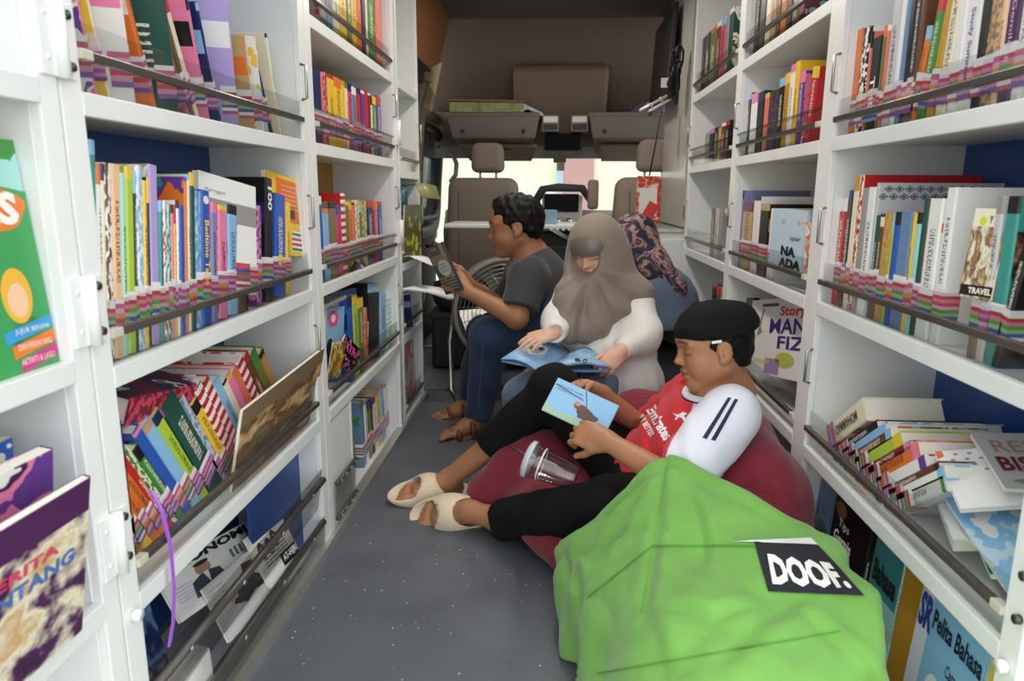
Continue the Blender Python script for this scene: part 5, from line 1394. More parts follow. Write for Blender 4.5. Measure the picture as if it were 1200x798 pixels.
def hand(d, wrist, X, Z, thumb, s=1., curl=(18, 28, 18), spread=4, tcurl=20, tdir=(.62, .74, -.25), k=.006, tips=None):
    """palm and five fingers; X to the fingertips, Z out of the back of the hand, thumb = +1/-1 side"""
    X = unit(X); Z = Vector(Z); Z = (Z-X*Z.dot(X)).normalized(); Y = Z.cross(X)*thumb
    w = Vector(wrist); p = lambda x, y, z: w+(X*x+Y*y+Z*z)*s
    R = np.array(Matrix((X, Y if thumb > 0 else -Y, Z)).transposed(), dtype=np.float32)
    d.u(Ell(p(.040, 0, 0), (.048*s, .035*s, .014*s), R), .012*s)
    d.u(Cone(p(.0, 0, 0), p(.03, 0, 0), .021*s, .019*s), .015*s)
    d.u(Cone(p(.012, .018, -.004), p(.034, .027, -.006), .013*s, .011*s), .008*s)
    fl = ((.024, .062, .0082, 1), (.008, .070, .0085, 0), (-.009, .065, .0081, -1), (-.025, .050, .0072, -2))
    for i, (y, L, r, sp) in enumerate(fl):
        a = math.radians(sp*spread); D = (X*math.cos(a)+Y*math.sin(a)); q = p(.072 if i < 3 else .066, y, .001); ang = 0
        cu = curl[i] if isinstance(curl[0], (tuple, list)) else curl
        d.u(Cone(p(.04, y*.8, .001), q, .010*s, r*1.05*s), .006*s)
        for j, f in enumerate((.45, .31, .24)):
            ang += math.radians(cu[j]); e = q+(D*math.cos(ang)-Z*math.sin(ang))*(L*f*s)
            d.u(Cone(q, e, r*(1-.09*j)*s, r*(1-.09*(j+1))*s), .0022*s); q = e
    T = unit(X*tdir[0]+Y*tdir[1]+Z*tdir[2]); q = p(.026, .026, -.005); e = q+T*.034*s; d.u(Cone(q, e, .0115*s, .0095*s), .005*s)
    T2 = unit(T*math.cos(math.radians(tcurl))+X*math.sin(math.radians(tcurl))); d.u(Cone(e, e+T2*.028*s, .0095*s, .0075*s), .003*s)
def body_mesh(d, h, tone, head=None, parent=None, name='body', paint=None, **pk):
    V_, F_ = d.mesh(h); V_ = relax(V_, F_, 1, .4)
    col = np.tile(np.array(lin(tone)), (len(V_), 1)); col *= (1+.05*vnoise(V_.astype(np.float32), 40, 3))[:, None]
    if head: head.paint(V_.astype(np.float32), col, tone, **pk)
    if paint: paint(V_, col)
    return np_mesh(name, V_, F_, M_skin, parent, np.clip(col, 0, 1))
def cloth_mesh(name, d, h, mat, parent, color=None, it=1):
    V_, F_ = d.mesh(h); V_ = relax(V_, F_, it, .5); c = color(V_.astype(np.float32)) if color else None
    return np_mesh(name, V_, F_, mat, parent, c)
def surf_project(target, pts2d, off=.0012):
    """drop picture points onto a built surface -> 3D points lying on it"""
    dg = bpy.context.evaluated_depsgraph_get(); bv = BVHTree.FromObject(target, dg); M = target.matrix_world; out = []
    org = Vector((0, 0, ZC)); last = None
    for px, py in pts2d:
        dirn = Vector(ray(px, py)).normalized(); h = bv.ray_cast(org, dirn)
        if h[0] is None: out.append(None); continue
        n = h[1] if h[1].dot(dirn) < 0 else -h[1]
        out.append(h[0]+n*off)
    return out
def decal(name, target, quad, mat, nu=6, nv=6, off=.0012, parent=None, txt=None, bold=.02, poly=None, **kw):
    """flat print pressed on a cloth surface; quad = picture corners tl, tr, br, bl"""
    q = [np.array(c, float) for c in quad]
    mp = lambda u, v: tuple((q[3]*(1-u)+q[2]*u)*(1-v)+(q[0]*(1-u)+q[1]*u)*v)
    if txt is not None:
        me = text_mesh(txt, 1., bold, **kw); co = np.array([v.co[:2] for v in me.vertices]); lo, hi = co.min(0), co.max(0); co = (co-lo)/(hi-lo)
        fs = [tuple(p.vertices) for p in me.polygons]; bpy.data.meshes.remove(me)
    elif poly is not None:
        co = np.array(poly); fs = [tuple(range(len(poly)))]
    else:
        co = np.array([(i/nu, j/nv) for j in range(nv+1) for i in range(nu+1)]); fs = [(j*(nu+1)+i, j*(nu+1)+i+1, (j+1)*(nu+1)+i+1, (j+1)*(nu+1)+i) for j in range(nv) for i in range(nu)]
    P = surf_project(target, [mp(u, v) for u, v in co], off)
    fs = [f for f in fs if all(P[i] is not None for i in f)]
    return mesh_obj(name, [p if p is not None else Vector((0, 0, 0)) for p in P], fs, mat, parent or target, txt is None)

def cuff(d, c, k, r=.1):
    n = unit(Vector(c)-Vector(k)); d.sub(Box(Vector(c)+n*.10, (.1, r, r), np.array(frame(n, n.orthogonal()))), .004)
# ------------------------------------------------------------------ boy in the red and white football shirt
pA = empty('person', (.25, 1.66, .0)); tag(pA, 'boy in red and white football shirt and black cap reading on the maroon beanbag', 'person')
hA = Head(at(836, 405, 1.63), (-.97, -.05, -.14), (-.13, 0.03, .97), .895)
nA = at(853, 462, 1.66); pelA = Vector((.225, 1.68, .19))
shN, shF = at(856, 484, 1.53), at(808, 466, 1.80)
elN, wrN = at(792, 566, 1.40), at(712, 517, 1.52)
elF, wrF = at(757, 506, 1.90), at(706, 462, 1.76)
hipN, hipF = Vector((.255, 1.60, .20)), Vector((.215, 1.77, .20))
knN, cfN, anN = at(714, 592, 1.53), at(588, 609, 1.80), at(549, 599, 1.84)
knF, cfF, anF = at(648, 458, 1.92), at(574, 524, 1.99), at(527, 560, 2.04)
d = Sdf(); hA.build(d)
d.u(Cone(hA.p(-.022, 0, -.055), nA, .044, .048), .03)
d.chain([nA, (nA*.5+pelA*.5), pelA], [.06, .075, .085], .04).chain([shN, shF], [.04, .04], .04)
d.chain([shN, elN, wrN], [.040, .034, .022], .02).chain([shF, elF, wrF], [.040, .034, .022], .02)
d.chain([hipN, knN, cfN, anN], [.07, .052, .036, .028], .02).chain([hipF, knF, cfF, anF], [.07, .052, .036, .030], .02)
hand(d, wrN, at(668, 503, 1.57)-wrN, Vector((.05, -.85, .5)), 1, .98, curl=(38, 42, 28), tdir=(.75, .45, -.55), tcurl=25)
hand(d, wrF, at(682, 447, 1.72)-wrF, Vector((.1, .35, .9)), -1, .98, curl=(40, 45, 30), tdir=(.85, .35, -.5), tcurl=10)
# feet: the near one rolled outwards on its side, the far one flat
def foot(d, an, toe, up, s=1., side=1):
    X = unit(toe-an); U = Vector(up); U = (U-X*U.dot(X)).normalized(); Y = U.cross(X)
    p = lambda x, y, z: an+(X*x+Y*y*side+U*z)*s
    d.u(Cone(p(-.03, 0, -.045), p(.06, 0, -.045), .024*s, .026*s), .03); d.u(Cone(p(.0, 0, -.01), p(.10, .005, -.045), .030*s, .024*s), .03)
    d.u(Cone(p(.11, .022, -.05), p(.11, -.022, -.053), .019*s, .016*s), .02)
    for i, (y, L, r) in enumerate(((.026, .055, .012), (.008, .050, .009), (-.006, .045, .0085), (-.019, .038, .008), (-.031, .030, .0075))):
        d.u(Cone(p(.118, y, -.052), p(.118+L*.6, y*1.05, -.052), r*s, r*s), .004); d.u(Cone(p(.118+L*.6, y*1.05, -.052), p(.118+L, y*1.05, -.060), r*s, r*.85*s), .003)
    return lambda x, y, z: p(x, y, z), X, Y*side, U
toeN = at(478, 604, 1.85); fN = foot(d, anN, toeN, Vector((-.05, -.86, .48)), .94, 1)
toeF = at(476, 563, 2.0); fF = foot(d, anF, toeF, Vector((-.1, -.35, .92)), .92, 1)
body_mesh(d, .0034, 'b07b58', hA, pA)
# shirt
ax = unit(nA-pelA); lat = unit(shN-shF); fr = unit(ax.cross(lat)); fr = fr if fr.x < 0 else -fr
Rt = np.array(Matrix((fr, lat, ax)).transposed(), dtype=np.float32)
d = Sdf(); cm = nA*.62+pelA*.38
d.u(Ell(cm, (.098, .150, .175), Rt), .02).u(Ell(nA*.25+pelA*.75, (.108, .145, .15), Rt), .05)
d.chain([shN+ax*-.005, shF+ax*-.005], [.058, .055], .05).u(Cone(hA.p(-.025, 0, -.10), nA, .052, .062), .03)
d.chain([shN, shN.lerp(elN, .72)], [.062, .070], .035).chain([shF, shF.lerp(elF, .60)], [.058, .062], .035)
d.cut(Half(shN.lerp(elN, .70), unit(elN-shN)*1.0), .004) if False else None
ccA = at(839, 462, 1.645); nvA = unit((-.12, -.06, .98))
d.u(Cone(ccA-nvA*.06, ccA+nvA*.01, .088, .066), .03); d.sub(Box(ccA+nvA*.06, (.055, .09, .09), np.array(frame(nvA, (0, 1, 0)))), .004)
def wrA(P):
    q = (P-np.array(nA, dtype=np.float32))@Rt
    return .004*np.sin(q[:, 2]*95+q[:, 1]*30+2*np.sin(q[:, 0]*30))*np.clip(-q[:, 2]*6, 0, 1)+.0035*vnoise(P, 45, 11)
d.post = wrA
nplane = np.cross(np.array(at(797, 516, 1.50)-at(816, 457, 1.60)), np.array(at(840, 462, 1.80)-at(816, 457, 1.60))); nplane /= np.linalg.norm(nplane); p0 = np.array(at(816, 457, 1.60))
if (np.array(shN)-p0)@nplane < 0: nplane = -nplane
def colA(P):
    t = np.clip(((P-p0)@nplane)/.002+.5, 0, 1)[:, None]
    return np.array(lin('cf2a33'))*(1-t)+np.array(lin('e6e6f2'))*t
M_shirtA = cloth_mat('football_shirt', None, 900., .75, .12)
sA = cloth_mesh('shirt', d, .0045, M_shirtA, pA, colA)
M_navy = plain('navy_trim', '1d2340', .7); M_wht = plain('white_print', 'f3f1f1', .6); M_wcol = plain('white_collar', 'e9e9f2', .8)
bpy.context.view_layer.update()
decal('shoulder_stripe', sA, ((853, 466), (857, 466.5), (828, 515), (823, 513)), M_navy, 2, 14)
decal('shoulder_stripe', sA, ((861, 467.5), (865, 468.5), (838, 517), (833, 515.5)), M_navy, 2, 14)
decal('sponsor_lettering', sA, ((768, 474), (790, 510), (778, 518), (757, 481)), M_wht, txt='Emirates', bold=.04)
decal('sponsor_lettering', sA, ((754, 485), (768, 509), (762, 513), (748, 489)), M_wht, txt='FLY BETTER', bold=.03)
decal('chest_emblem', sA, ((788, 482), (806, 482), (806, 496), (788, 496)), M_wht, poly=[(0, .9), (.25, .72), (.45, .75), (.7, .95), (1, .8), (.78, .62), (.95, .2), (.8, .1), (.62, .42), (.4, .5), (.3, .3), (.15, .25), (.28, .55)])
# collar
cc = ccA; e1A = unit(Vector((1, 0, 0))-nvA*nvA.x); e2A = nvA.cross(e1A); ring = []
for i in range(32):
    a = 2*math.pi*i/32; ring.append(ccA+e1A*(.070*math.cos(a))+e2A*(.068*math.sin(a))+nvA*.006)
cl = tube('collar', ring, .0105, M_wcol, pA, 8, True); tube('collar_stripe', [p+(p-cc).normalized()*.0085-nvA*.004 for p in ring], .0042, M_navy, cl, 6, True)
# trousers
d = Sdf()
d.chain([hipN, hipF], [.098, .098], .05).u(Ell(pelA+Vector((.02, 0, .0)), (.11, .14, .09)), .04)
d.chain([hipN, knN, cfN], [.090, .068, .058], .03).chain([hipF, knF, cfF], [.088, .066, .052], .03)
for c_, k_ in ((cfN, knN), (cfF, knF)): cuff(d, c_, k_)
def wrT(P): return .005*ridge(P, 17, 5)+.003*ridge(P, 40, 6)+.0015*vnoise(P, 70, 8)-.002
d.post = wrT
cloth_mesh('trousers', d, .005, cloth_mat('black_trousers', '111112', 600., .9, .2, sheen=0), pA)
tube('piping', [knN.lerp(hipN, .05)+Vector((0, -.075, -.03)), hipN+Vector((-.04, -.102, -.06)), hipN+Vector((.02, -.10, -.06))], .005, M_wcol, pA)
# hair and cap
d = Sdf(); d.u(hA.e(-.014, 0, .028, .092, .0765, .080), .01).u(hA.e(-.055, 0, -.025, .040, .055, .050), .03)
d.cut(Half(hA.p(.028, 0, 0), hA.F+hA.U*.10), .004).cut(Half(hA.p(-.06, 0, -.062), -hA.U+hA.F*.1), .008)
for y in (-1, 1): d.sub(hA.e(-.006, y*.078, -.014, .020, .02, .036), .004)
d.post = lambda P: .0015*vnoise(P, 300, 2)
cloth_mesh('hair', d, .0032, M_hair, pA)
d = Sdf(); d.u(hA.e(-.008, 0, .052, .101, .085, .068), .01).u(hA.e(-.078, 0, .060, .034, .05, .035), .03).u(hA.e(-.104, .02, .056, .014, .016, .014), .01)
d.cut(Half(hA.p(0, 0, .030), -hA.U-hA.F*.06), .004)
dB = hA
for y in np.linspace(0, 2*math.pi, 40)[:-1]: d.u(Cone(hA.p(-.008+.100*math.cos(y), .0845*math.sin(y), .040), hA.p(-.008+.098*math.cos(y+.16), .0828*math.sin(y+.16), .060), .006), .006)
d.u(hA.e(-.008, 0, .05, .103, .087, .021), .004)
d.cut(Half(hA.p(0, 0, .028), -hA.U-hA.F*.05), .003)
d.post = lambda P: .0005*np.sin(np.arctan2(*((hA.loc(P)[:, [1, 0]]).T))*8)*(hA.loc(P)[:, 2] > .075)+.001*vnoise(P, 90, 4)
cp = cloth_mesh('cap', d, .0035, cloth_mat('black_cap_cloth', '121213', 900., .9, .25, sheen=0), pA)
bpy.context.view_layer.update(); 
obox('cap_tag', hA.p(.012, .083, .026), (.022, .002, .006), hA.F.to_track_quat('X', 'Z').to_matrix(), M_wht, pA)

# ------------------------------------------------------------------ boy in the dark grey shirt
pB = empty('person', (.0, 2.74, .0)); tag(pB, 'boy in charcoal T-shirt and jeans sitting in profile with a paperback', 'person')
hB = Head(at(604, 265, 2.76), (-.985, -.02, -.12), (-.12, 0, .985), 1.06)
nB = at(622, 300, 2.78); pelB = Vector((-.02, 2.80, .455))
shN, shF = at(618, 323, 2.64), at(612, 318, 2.94); elN, wrN = at(606, 373, 2.55), at(547, 341, 2.58); elF, wrF = at(590, 362, 2.90), at(550, 334, 2.72)
hipN, hipF = Vector((-.02, 2.70, .455)), Vector((-.02, 2.90, .455)); knN, anN = at(574, 396, 2.62), at(562, 486, 2.66); knF, anF = at(570, 392, 2.86), at(552, 468, 2.92)
d = Sdf(); hB.build(d)
d.u(Cone(hB.p(-.022, 0, -.055), nB, .05, .056), .03)
d.chain([nB, nB*.5+pelB*.5, pelB], [.07, .09, .10], .04).chain([shN, shF], [.045, .045], .04)
d.chain([shN, elN, wrN], [.048, .041, .026], .02).chain([shF, elF, wrF], [.048, .041, .026], .02)
d.chain([hipN, knN, anN], [.075, .055, .034], .02).chain([hipF, knF, anF], [.075, .055, .034], .02)
hand(d, wrN, at(534, 326, 2.60)-wrN, Vector((.5, -.75, -.2)), 1, 1.08, curl=(30, 40, 25), tdir=(.8, .4, -.5))
hand(d, wrF, at(541, 318, 2.70)-wrF, Vector((.75, .35, .2)), -1, 1.08, curl=(30, 35, 25), tdir=(.8, .4, -.5))
fBN = foot(d, anN, anN+Vector((-.14, -.07, -.01)), (0, 0, 1), 1.0, 1); fBF = foot(d, anF, anF+Vector((-.14, -.06, -.01)), (0, 0, 1), 1.0, -1)
body_mesh(d, .0045, 'a4714f', hB, pB, eyes='down')
M_grey = cloth_mat('charcoal_jersey', '414142', 800., .9, .15)
ax = unit(nB-pelB); Rt = np.array(Matrix((Vector((-1, 0, 0)), Vector((0, -1, 0)), Vector((0, 0, 1)))).transposed(), dtype=np.float32)
d = Sdf()
d.chain([nB+Vector((.02, 0, -.06)), nB*.45+pelB*.55+Vector((.015, 0, 0)), pelB+Vector((0, 0, .02))], [.105, .13, .128], .06).chain([shN, shF], [.068, .068], .05)
d.u(Cone(nB+Vector((0, 0, .0)), nB+Vector((.01, 0, -.05)), .066, .09), .03)
d.chain([shN, shN.lerp(elN, .78)], [.068, .075], .04).chain([shF, shF.lerp(elF, .7)], [.068, .07], .04)
d.cut(Half(nB+Vector((0, 0, .012)), (-.35, 0, .9)), .003).cut(Half(pelB+Vector((0, 0, -.05)), (0, 0, -1)), .004)
cuff(d, shN.lerp(elN, .84), shN, .085)
d.post = lambda P: .004*ridge(P, 16, 21)*np.clip((.75-P[:, 2])*5, 0, 1)+.003*vnoise(P, 30, 6)
sB = cloth_mesh('shirt', d, .0055, M_grey, pB)
tube('collar', [nB+Vector((0, 0, .006))+Vector((.066*math.cos(a), .064*math.sin(a), .024*math.cos(a))) for a in np.linspace(0, 2*math.pi, 29)[:-1]], .007, M_grey, pB, 8, True)
M_jean = cloth_mat('dark_denim', '2c3a55', 500., .9, .3)
d = Sdf(); d.chain([hipN, hipF], [.112, .112], .05).chain([hipN, knN, anN], [.102, .080, .058], .03).chain([hipF, knF, anF], [.102, .080, .058], .03)
for a_, k_ in ((anN, knN), (anF, knF)): cuff(d, a_, k_)
d.post = lambda P: .007*ridge(P, 18, 9)+.003*ridge(P, 42, 10)+.002*vnoise(P, 50, 3)
jB = cloth_mesh('jeans', d, .0055, M_jean, pB); bpy.context.view_layer.update()
decal('seam', jB, ((566, 401), (567.2, 401), (561, 478), (559.8, 478)), plain('denim_stitch', '44546f', .8), 1, 16, .0012)
d = Sdf(); d.u(hB.e(-.016, 0, .034, .096, .082, .084), .01).u(hB.e(.035, 0, .075, .050, .062, .036), .03).u(hB.e(-.060, 0, -.012, .042, .060, .046), .03)
d.cut(Half(hB.p(.070, 0, .062), hB.F*1.0-hB.U*.15), .008)
d.sub(hB.e(.085, 0, -.025, .075, .12, .072), .006)
for y in (-1, 1): d.sub(hB.e(-.004, y*.085, -.018, .024, .026, .036), .004)
d.cut(Half(hB.p(-.06, 0, -.050), -hB.U+hB.F*.2), .006)
d.post = lambda P: .003*vnoise(P, 170, 12)+.002*ridge(P, 240, 13)
cloth_mesh('hair', d, .004, M_hair, pB)

# ------------------------------------------------------------------ girl with the taupe headscarf
pC = empty('person', (.16, 2.3, .0)); tag(pC, 'girl in taupe headscarf and white blouse reading an open picture book', 'person')
hC = Head(at(697, 290, 2.27), (-.45, -.80, -.40), (-.20, -.38, .90), .84)
nC = at(706, 340, 2.30); pelC = Vector((.18, 2.36, .44))
shL, shR = at(742, 348, 2.28), at(672, 346, 2.24)
elL, wrL = at(751, 396, 2.18), at(729, 411, 2.07); elR, wrR = at(654, 378, 2.20), at(651, 389, 2.08)
hipL, hipR = Vector((.24, 2.36, .43)), Vector((.12, 2.36, .43)); knL, knR = at(690, 468, 2.10), at(613, 466, 2.10); anL, anR = at(680, 560, 2.08), at(622, 560, 2.10)
d = Sdf(); hC.build(d, ears=False)
d.u(Cone(hC.p(-.02, 0, -.055), nC, .04, .045), .03).chain([nC, pelC], [.06, .085], .04).chain([shL, shR], [.035, .035], .04)
d.chain([shL, elL, wrL], [.036, .031, .019], .02).chain([shR, elR, wrR], [.036, .031, .019], .02)
d.chain([hipL, knL, anL], [.06, .046, .03], .02).chain([hipR, knR, anR], [.06, .046, .03], .02)
hand(d, wrL, at(713, 426, 2.04)-wrL, Vector((.35, -.55, .6)), -1, .86, curl=(35, 35, 25), tdir=(.9, .3, -.3))
hand(d, wrR, at(626, 398, 2.05)-wrR, Vector((-.05, -.45, .9)), -1, .86, curl=(8, 14, 12), spread=6, tdir=(.8, .5, -.2))
body_mesh(d, .0034, 'deb094', hC, pC, lip='b8605a')
M_blouse = cloth_mat('white_cotton', 'e6e3dc', 500., .9, .3)
d = Sdf()
d.chain([nC+Vector((0, .02, -.06)), nC*.45+pelC*.55, pelC+Vector((.0, -.02, -.02))], [.07, .118, .155], .05).chain([shL, shR], [.052, .052], .05)
d.u(Cone(pelC+Vector((.05, -.08, .02)), pelC+Vector((.08, -.14, -.10)), .11, .10), .05).u(Cone(pelC+Vector((-.05, -.08, .02)), pelC+Vector((-.02, -.16, .0)), .10, .07), .05)
d.chain([shL, elL], [.056, .060], .04).u(Cone(elL, wrL.lerp(elL, .12), .058, .034), .03).u(Cone(wrL.lerp(elL, .10), wrL, .024, .031), .008)
d.chain([shR, elR], [.056, .056], .04).u(Cone(elR, wrR.lerp(elR, .12), .052, .034), .03).u(Cone(wrR.lerp(elR, .10), wrR, .024, .031), .008)
for w_, e_ in ((wrL, elL), (wrR, elR)): d.sub(Ell(w_+unit(w_-e_)*.035, (.036,)*3), .003)
d.post = lambda P: .0045*ridge(P, 24, 31)+.003*vnoise(P, 55, 33)+.003*np.sin(np.arctan2(P[:, 1]-2.3, P[:, 0]-.18)*26)*np.clip((.50-P[:, 2])*5, 0, 1)
d.cut(Half(pelC+Vector((0, 0, -.125)), (.1, .25, -1)), .003)
cloth_mesh('blouse', d, .0048, M_blouse, pC)
d = Sdf(); d.chain([hipL, hipR], [.09, .09], .04).chain([hipL, knL, anL], [.08, .062, .052], .03).chain([hipR, knR, anR], [.08, .062, .052], .03)
d.post = lambda P: .003*ridge(P, 30, 41)
cloth_mesh('jeans', d, .006, cloth_mat('pale_denim', '66788f', 500., .9, .3), pC)
M_hijab = cloth_mat('taupe_scarf', '8a7c70', 1200., .8, .08)
d = Sdf()
d.u(hC.e(-.012, 0, .022, .112, .098, .106), .02).u(hC.e(.030, 0, -.045, .072, .084, .082), .03)
chest = at(697, 358, 2.27); tip = at(684, 386, 2.18); sl, sr = at(745, 345, 2.26), at(667, 356, 2.20)
d.u(Cone(hC.p(-.015, 0, -.06), chest, .082, .098), .04).u(Cone(chest, tip, .09, .045), .04)
d.u(Cone(hC.p(-.02, 0, -.05), sl, .085, .050), .05).u(Cone(hC.p(-.01, 0, -.06), sr, .082, .052), .05).u(Cone(sr, at(662, 384, 2.15), .050, .030), .04)
d.u(Cone(hC.p(-.06, 0, -.04), nC+Vector((.03, .10, -.10)), .07, .08), .05)
d.u(Cone(sl, tip, .040, .04), .05)
d.sub(hC.e(.125, 0, .006, .096, .066, .074), .008)
def foldC(P):
    q = P-np.array(hC.p(.03, 0, -.10), dtype=np.float32); a = np.arctan2(q[:, 0]+.02, -q[:, 2]+.03)
    g = np.clip((-q[:, 2]+.04)*7, 0, 1)
    s_ = np.sin(a*11+np.sin(P[:, 2]*22)*.9); return -.009*(np.abs(s_)**.7*np.sign(s_))*g - .003*np.sin(a*24+2)*g + .002*vnoise(P, 26, 52)
d.post = foldC
d.cut(Half(at(683, 400, 2.09), unit(Vector((-.25, -.1, -1.)))), .003) if False else None
cloth_mesh('headscarf', d, .0045, M_hijab, pC, it=2)
d = Sdf(); d.u(hC.e(-.002, 0, .022, .100, .084, .092), .01).u(hC.e(.038, 0, .024, .056, .074, .046), .03)
d.cut(Half(hC.p(.05, 0, .012), -hC.U-hC.F*.05), .004).cut(Half(hC.p(.02, 0, 0), -hC.F+hC.U*.35), .004).cut(Half(hC.p(.06, 0, .085), hC.U+hC.F*.2), .004)
cloth_mesh('undercap', d, .004, plain('satin_band', '6f655f', .32), pC)

# ------------------------------------------------------------------ person seen from behind
pD = empty('person', (.36, 2.8, .0)); tag(pD, 'person in navy patterned headscarf and blue-grey top seen from behind', 'person')
hD = Head(at(744, 284, 2.86), (.55, .80, -.25), (.1, .2, .97), .95)
nD = at(757, 322, 2.86); pelD = Vector((.42, 2.80, .47)); sR, sL = at(796, 352, 2.80), at(728, 345, 2.95); eR, wR = at(792, 400, 2.86), Vector((.45, 3.08, .55))
d = Sdf(); hD.build(d); d.u(Cone(hD.p(-.02, 0, -.055), nD, .045, .05), .03).chain([nD, pelD], [.07, .10], .04).chain([sR, sL], [.04, .04], .04)
d.chain([sR, eR, wR], [.042, .036, .022], .02); eL, wL = Vector((.2, 3.05, .6)), Vector((.33, 3.16, .58)); d.chain([sL, eL, wL], [.042, .036, .022], .02)
hand(d, wR, Vector((-.2, .9, 0)), Vector((.2, .1, .9)), 1, .95); hand(d, wL, Vector((.5, .8, 0)), Vector((-.2, .1, .9)), -1, .95)
kR, aR = Vector((.52, 3.12, .46)), Vector((.52, 3.14, .06)); kL, aL = Vector((.36, 3.16, .46)), Vector((.36, 3.18, .06))
d.chain([pelD+Vector((.08, 0, 0)), kR, aR], [.08, .055, .034], .02).chain([pelD-Vector((.06, 0, 0)), kL, aL], [.08, .055, .034], .02)
foot(d, aR, aR+Vector((0, .14, 0)), (0, 0, 1)); foot(d, aL, aL+Vector((0, .14, 0)), (0, 0, 1))
body_mesh(d, .007, 'b98a6c', hD, pD)
d = Sdf(); d.chain([nD+Vector((.0, 0, -.03)), nD*.5+pelD*.5, pelD+Vector((.0, 0, -.02))], [.09, .142, .150], .05).chain([sR, sL], [.070, .062], .05).chain([sR, eR, wR.lerp(eR, .2)], [.062, .056, .04], .03).chain([sL, eL, wL.lerp(eL, .2)], [.062, .056, .04], .03)
d.post = lambda P: .005*ridge(P, 22, 61)+.003*vnoise(P, 45, 62)
d.cut(Half(pelD+Vector((0, 0, -.03)), (0, 0, -1)), .004)
cloth_mesh('top', d, .006, cloth_mat('blue_grey_cotton', '5d6d80', 600., .9, .25), pD)
d = Sdf(); d.u(Ell(pelD+Vector((.02, 0, -.0)), (.15, .13, .085)), .03).chain([pelD+Vector((.09, 0, 0)), kR, aR], [.10, .075, .06], .03).chain([pelD-Vector((.06, 0, 0)), kL, aL], [.10, .075, .06], .03)
d.post = lambda P: .003*ridge(P, 25, 64)
cloth_mesh('trousers', d, .007, cloth_mat('black_cotton', '1b1b1d', 600., .9, .2), pD)
k = NT('navy_floral_scarf'); tc = k.n('TexCoord'); n1 = k.n('TexNoise', i_Scale=16., i_Detail=6., i_Distortion=1.6); k.l(tc.outputs['Object'], n1.inputs[0])
v1 = k.n('TexNoise', i_Scale=5., i_Detail=1.); k.l(tc.outputs['Object'], v1.inputs[0])
c1 = k.ramp(n1.outputs[0], [(.36, '1c1e36'), (.46, '2a2742'), (.50, '7a5a58'), (.56, 'b58f86'), (.62, '5a3a46'), (.72, '20203a')])
c = k.mix(k.math('GREATER_THAN', v1.outputs[0], .42), '1f2140', c1.outputs[0]); k.l(c, k.b.inputs['Base Color']); k.set(Roughness=.7)
d = Sdf(); d.u(hD.e(-.008, 0, .02, .108, .094, .104), .02)
d.u(Cone(hD.p(-.02, 0, -.03), at(766, 314, 2.78), .095, .062), .05).u(Cone(at(766, 312, 2.77), at(789, 338, 2.735), .062, .042), .05).u(Cone(hD.p(-.02, 0, -.04), sL, .08, .05), .05).u(Cone(at(789, 338, 2.735), at(801, 362, 2.71), .042, .012), .03)
d.post = lambda P: -.005*np.sin(np.arctan2(P[:, 0]-hD.c.x+.05, -(P[:, 2]-hD.c.z)+.02)*15)*np.clip((hD.c.z+.03-P[:, 2])*8, 0, 1)+.002*vnoise(P, 30, 71)
d.sub(hD.e(.095, 0, -.028, .060, .05, .058), .006)
cloth_mesh('headscarf', d, .006, k.m, pD, it=2)
# ================================================================== bench, beanbags, books in hand, cup, footwear
M_vinyl = plain('black_vinyl', '17181a', .38, noise=.1, nscale=20, bump=.1)
bn = empty('bench', (.27, 2.6, 0)); tag(bn, 'low black vinyl bench the boy and girl sit on', 'bench')
box('base', -.08, .58, 2.26, 2.96, 0, .26, M_blackp, bn, .01); box('cushion', -.10, .585, 2.20, 2.98, .262, .355, M_vinyl, bn, .03)
def bag_mat(name, c, rib=False, wrinkle=.35):
    k = NT(name); tc = k.n('TexCoord'); L = lin(c)
    n = k.n('TexNoise', i_Scale=14., i_Detail=8., i_Roughness=.6); k.l(tc.outputs['Object'], n.inputs[0])
    r = k.n('ValToRGB'); e = r.color_ramp.elements; e[0].position, e[1].position = .3, .72
    e[0].color = (*(v*.88 for v in L), 1); e[1].color = (*(min(1, v*1.07) for v in L), 1); k.l(n.outputs[0], r.inputs[0]); k.l(r.outputs[0], k.b.inputs['Base Color'])
    w = k.n('TexWave', i_Scale=70. if rib else 320.); w.bands_direction = 'Z' if rib else 'X'; k.l(tc.outputs['Object'], w.inputs[0])
    rid = k.n('TexNoise', i_Scale=30., i_Detail=5., i_Distortion=.8); rid.noise_type = 'RIDGED_MULTIFRACTAL'; k.l(tc.outputs['Object'], rid.inputs[0])
    h = k.math('ADD', k.math('MULTIPLY', w.outputs['Color'] if False else w.outputs[1], .35 if rib else .06), k.math('MULTIPLY', rid.outputs[0], .12)); k.bump(h, wrinkle, .004)
    k.set(Roughness=.8); k.b.inputs['Sheen Weight'].default_value = .2; k.b.inputs['Specular IOR Level'].default_value = .3; return k.m
# maroon beanbag under the boy
d = Sdf()
d.u(Ell((.40, 1.70, .15), (.24, .33, .22)), .05).u(Ell((.44, 1.78, .26), (.15, .28, .17)), .1).u(Ell((.47, 1.52, .20), (.13, .17, .19)), .08)
d.u(Ell((.14, 1.80, .10), (.26, .22, .12)), .08).u(Ell((-.07, 1.94, .08), (.18, .11, .10)), .06).u(Ell((-.02, 1.93, .16), (.15, .10, .12)), .06).u(Ell((.11, 1.66, .05), (.13, .13, .065)), .06).u(Ell((.28, 1.98, .22), (.22, .14, .17)), .08)
d.cut(Half((0, 0, .003), (0, 0, -1)), .01).cut(Half((.592, 0, 0), (1, 0, 0)), .02)
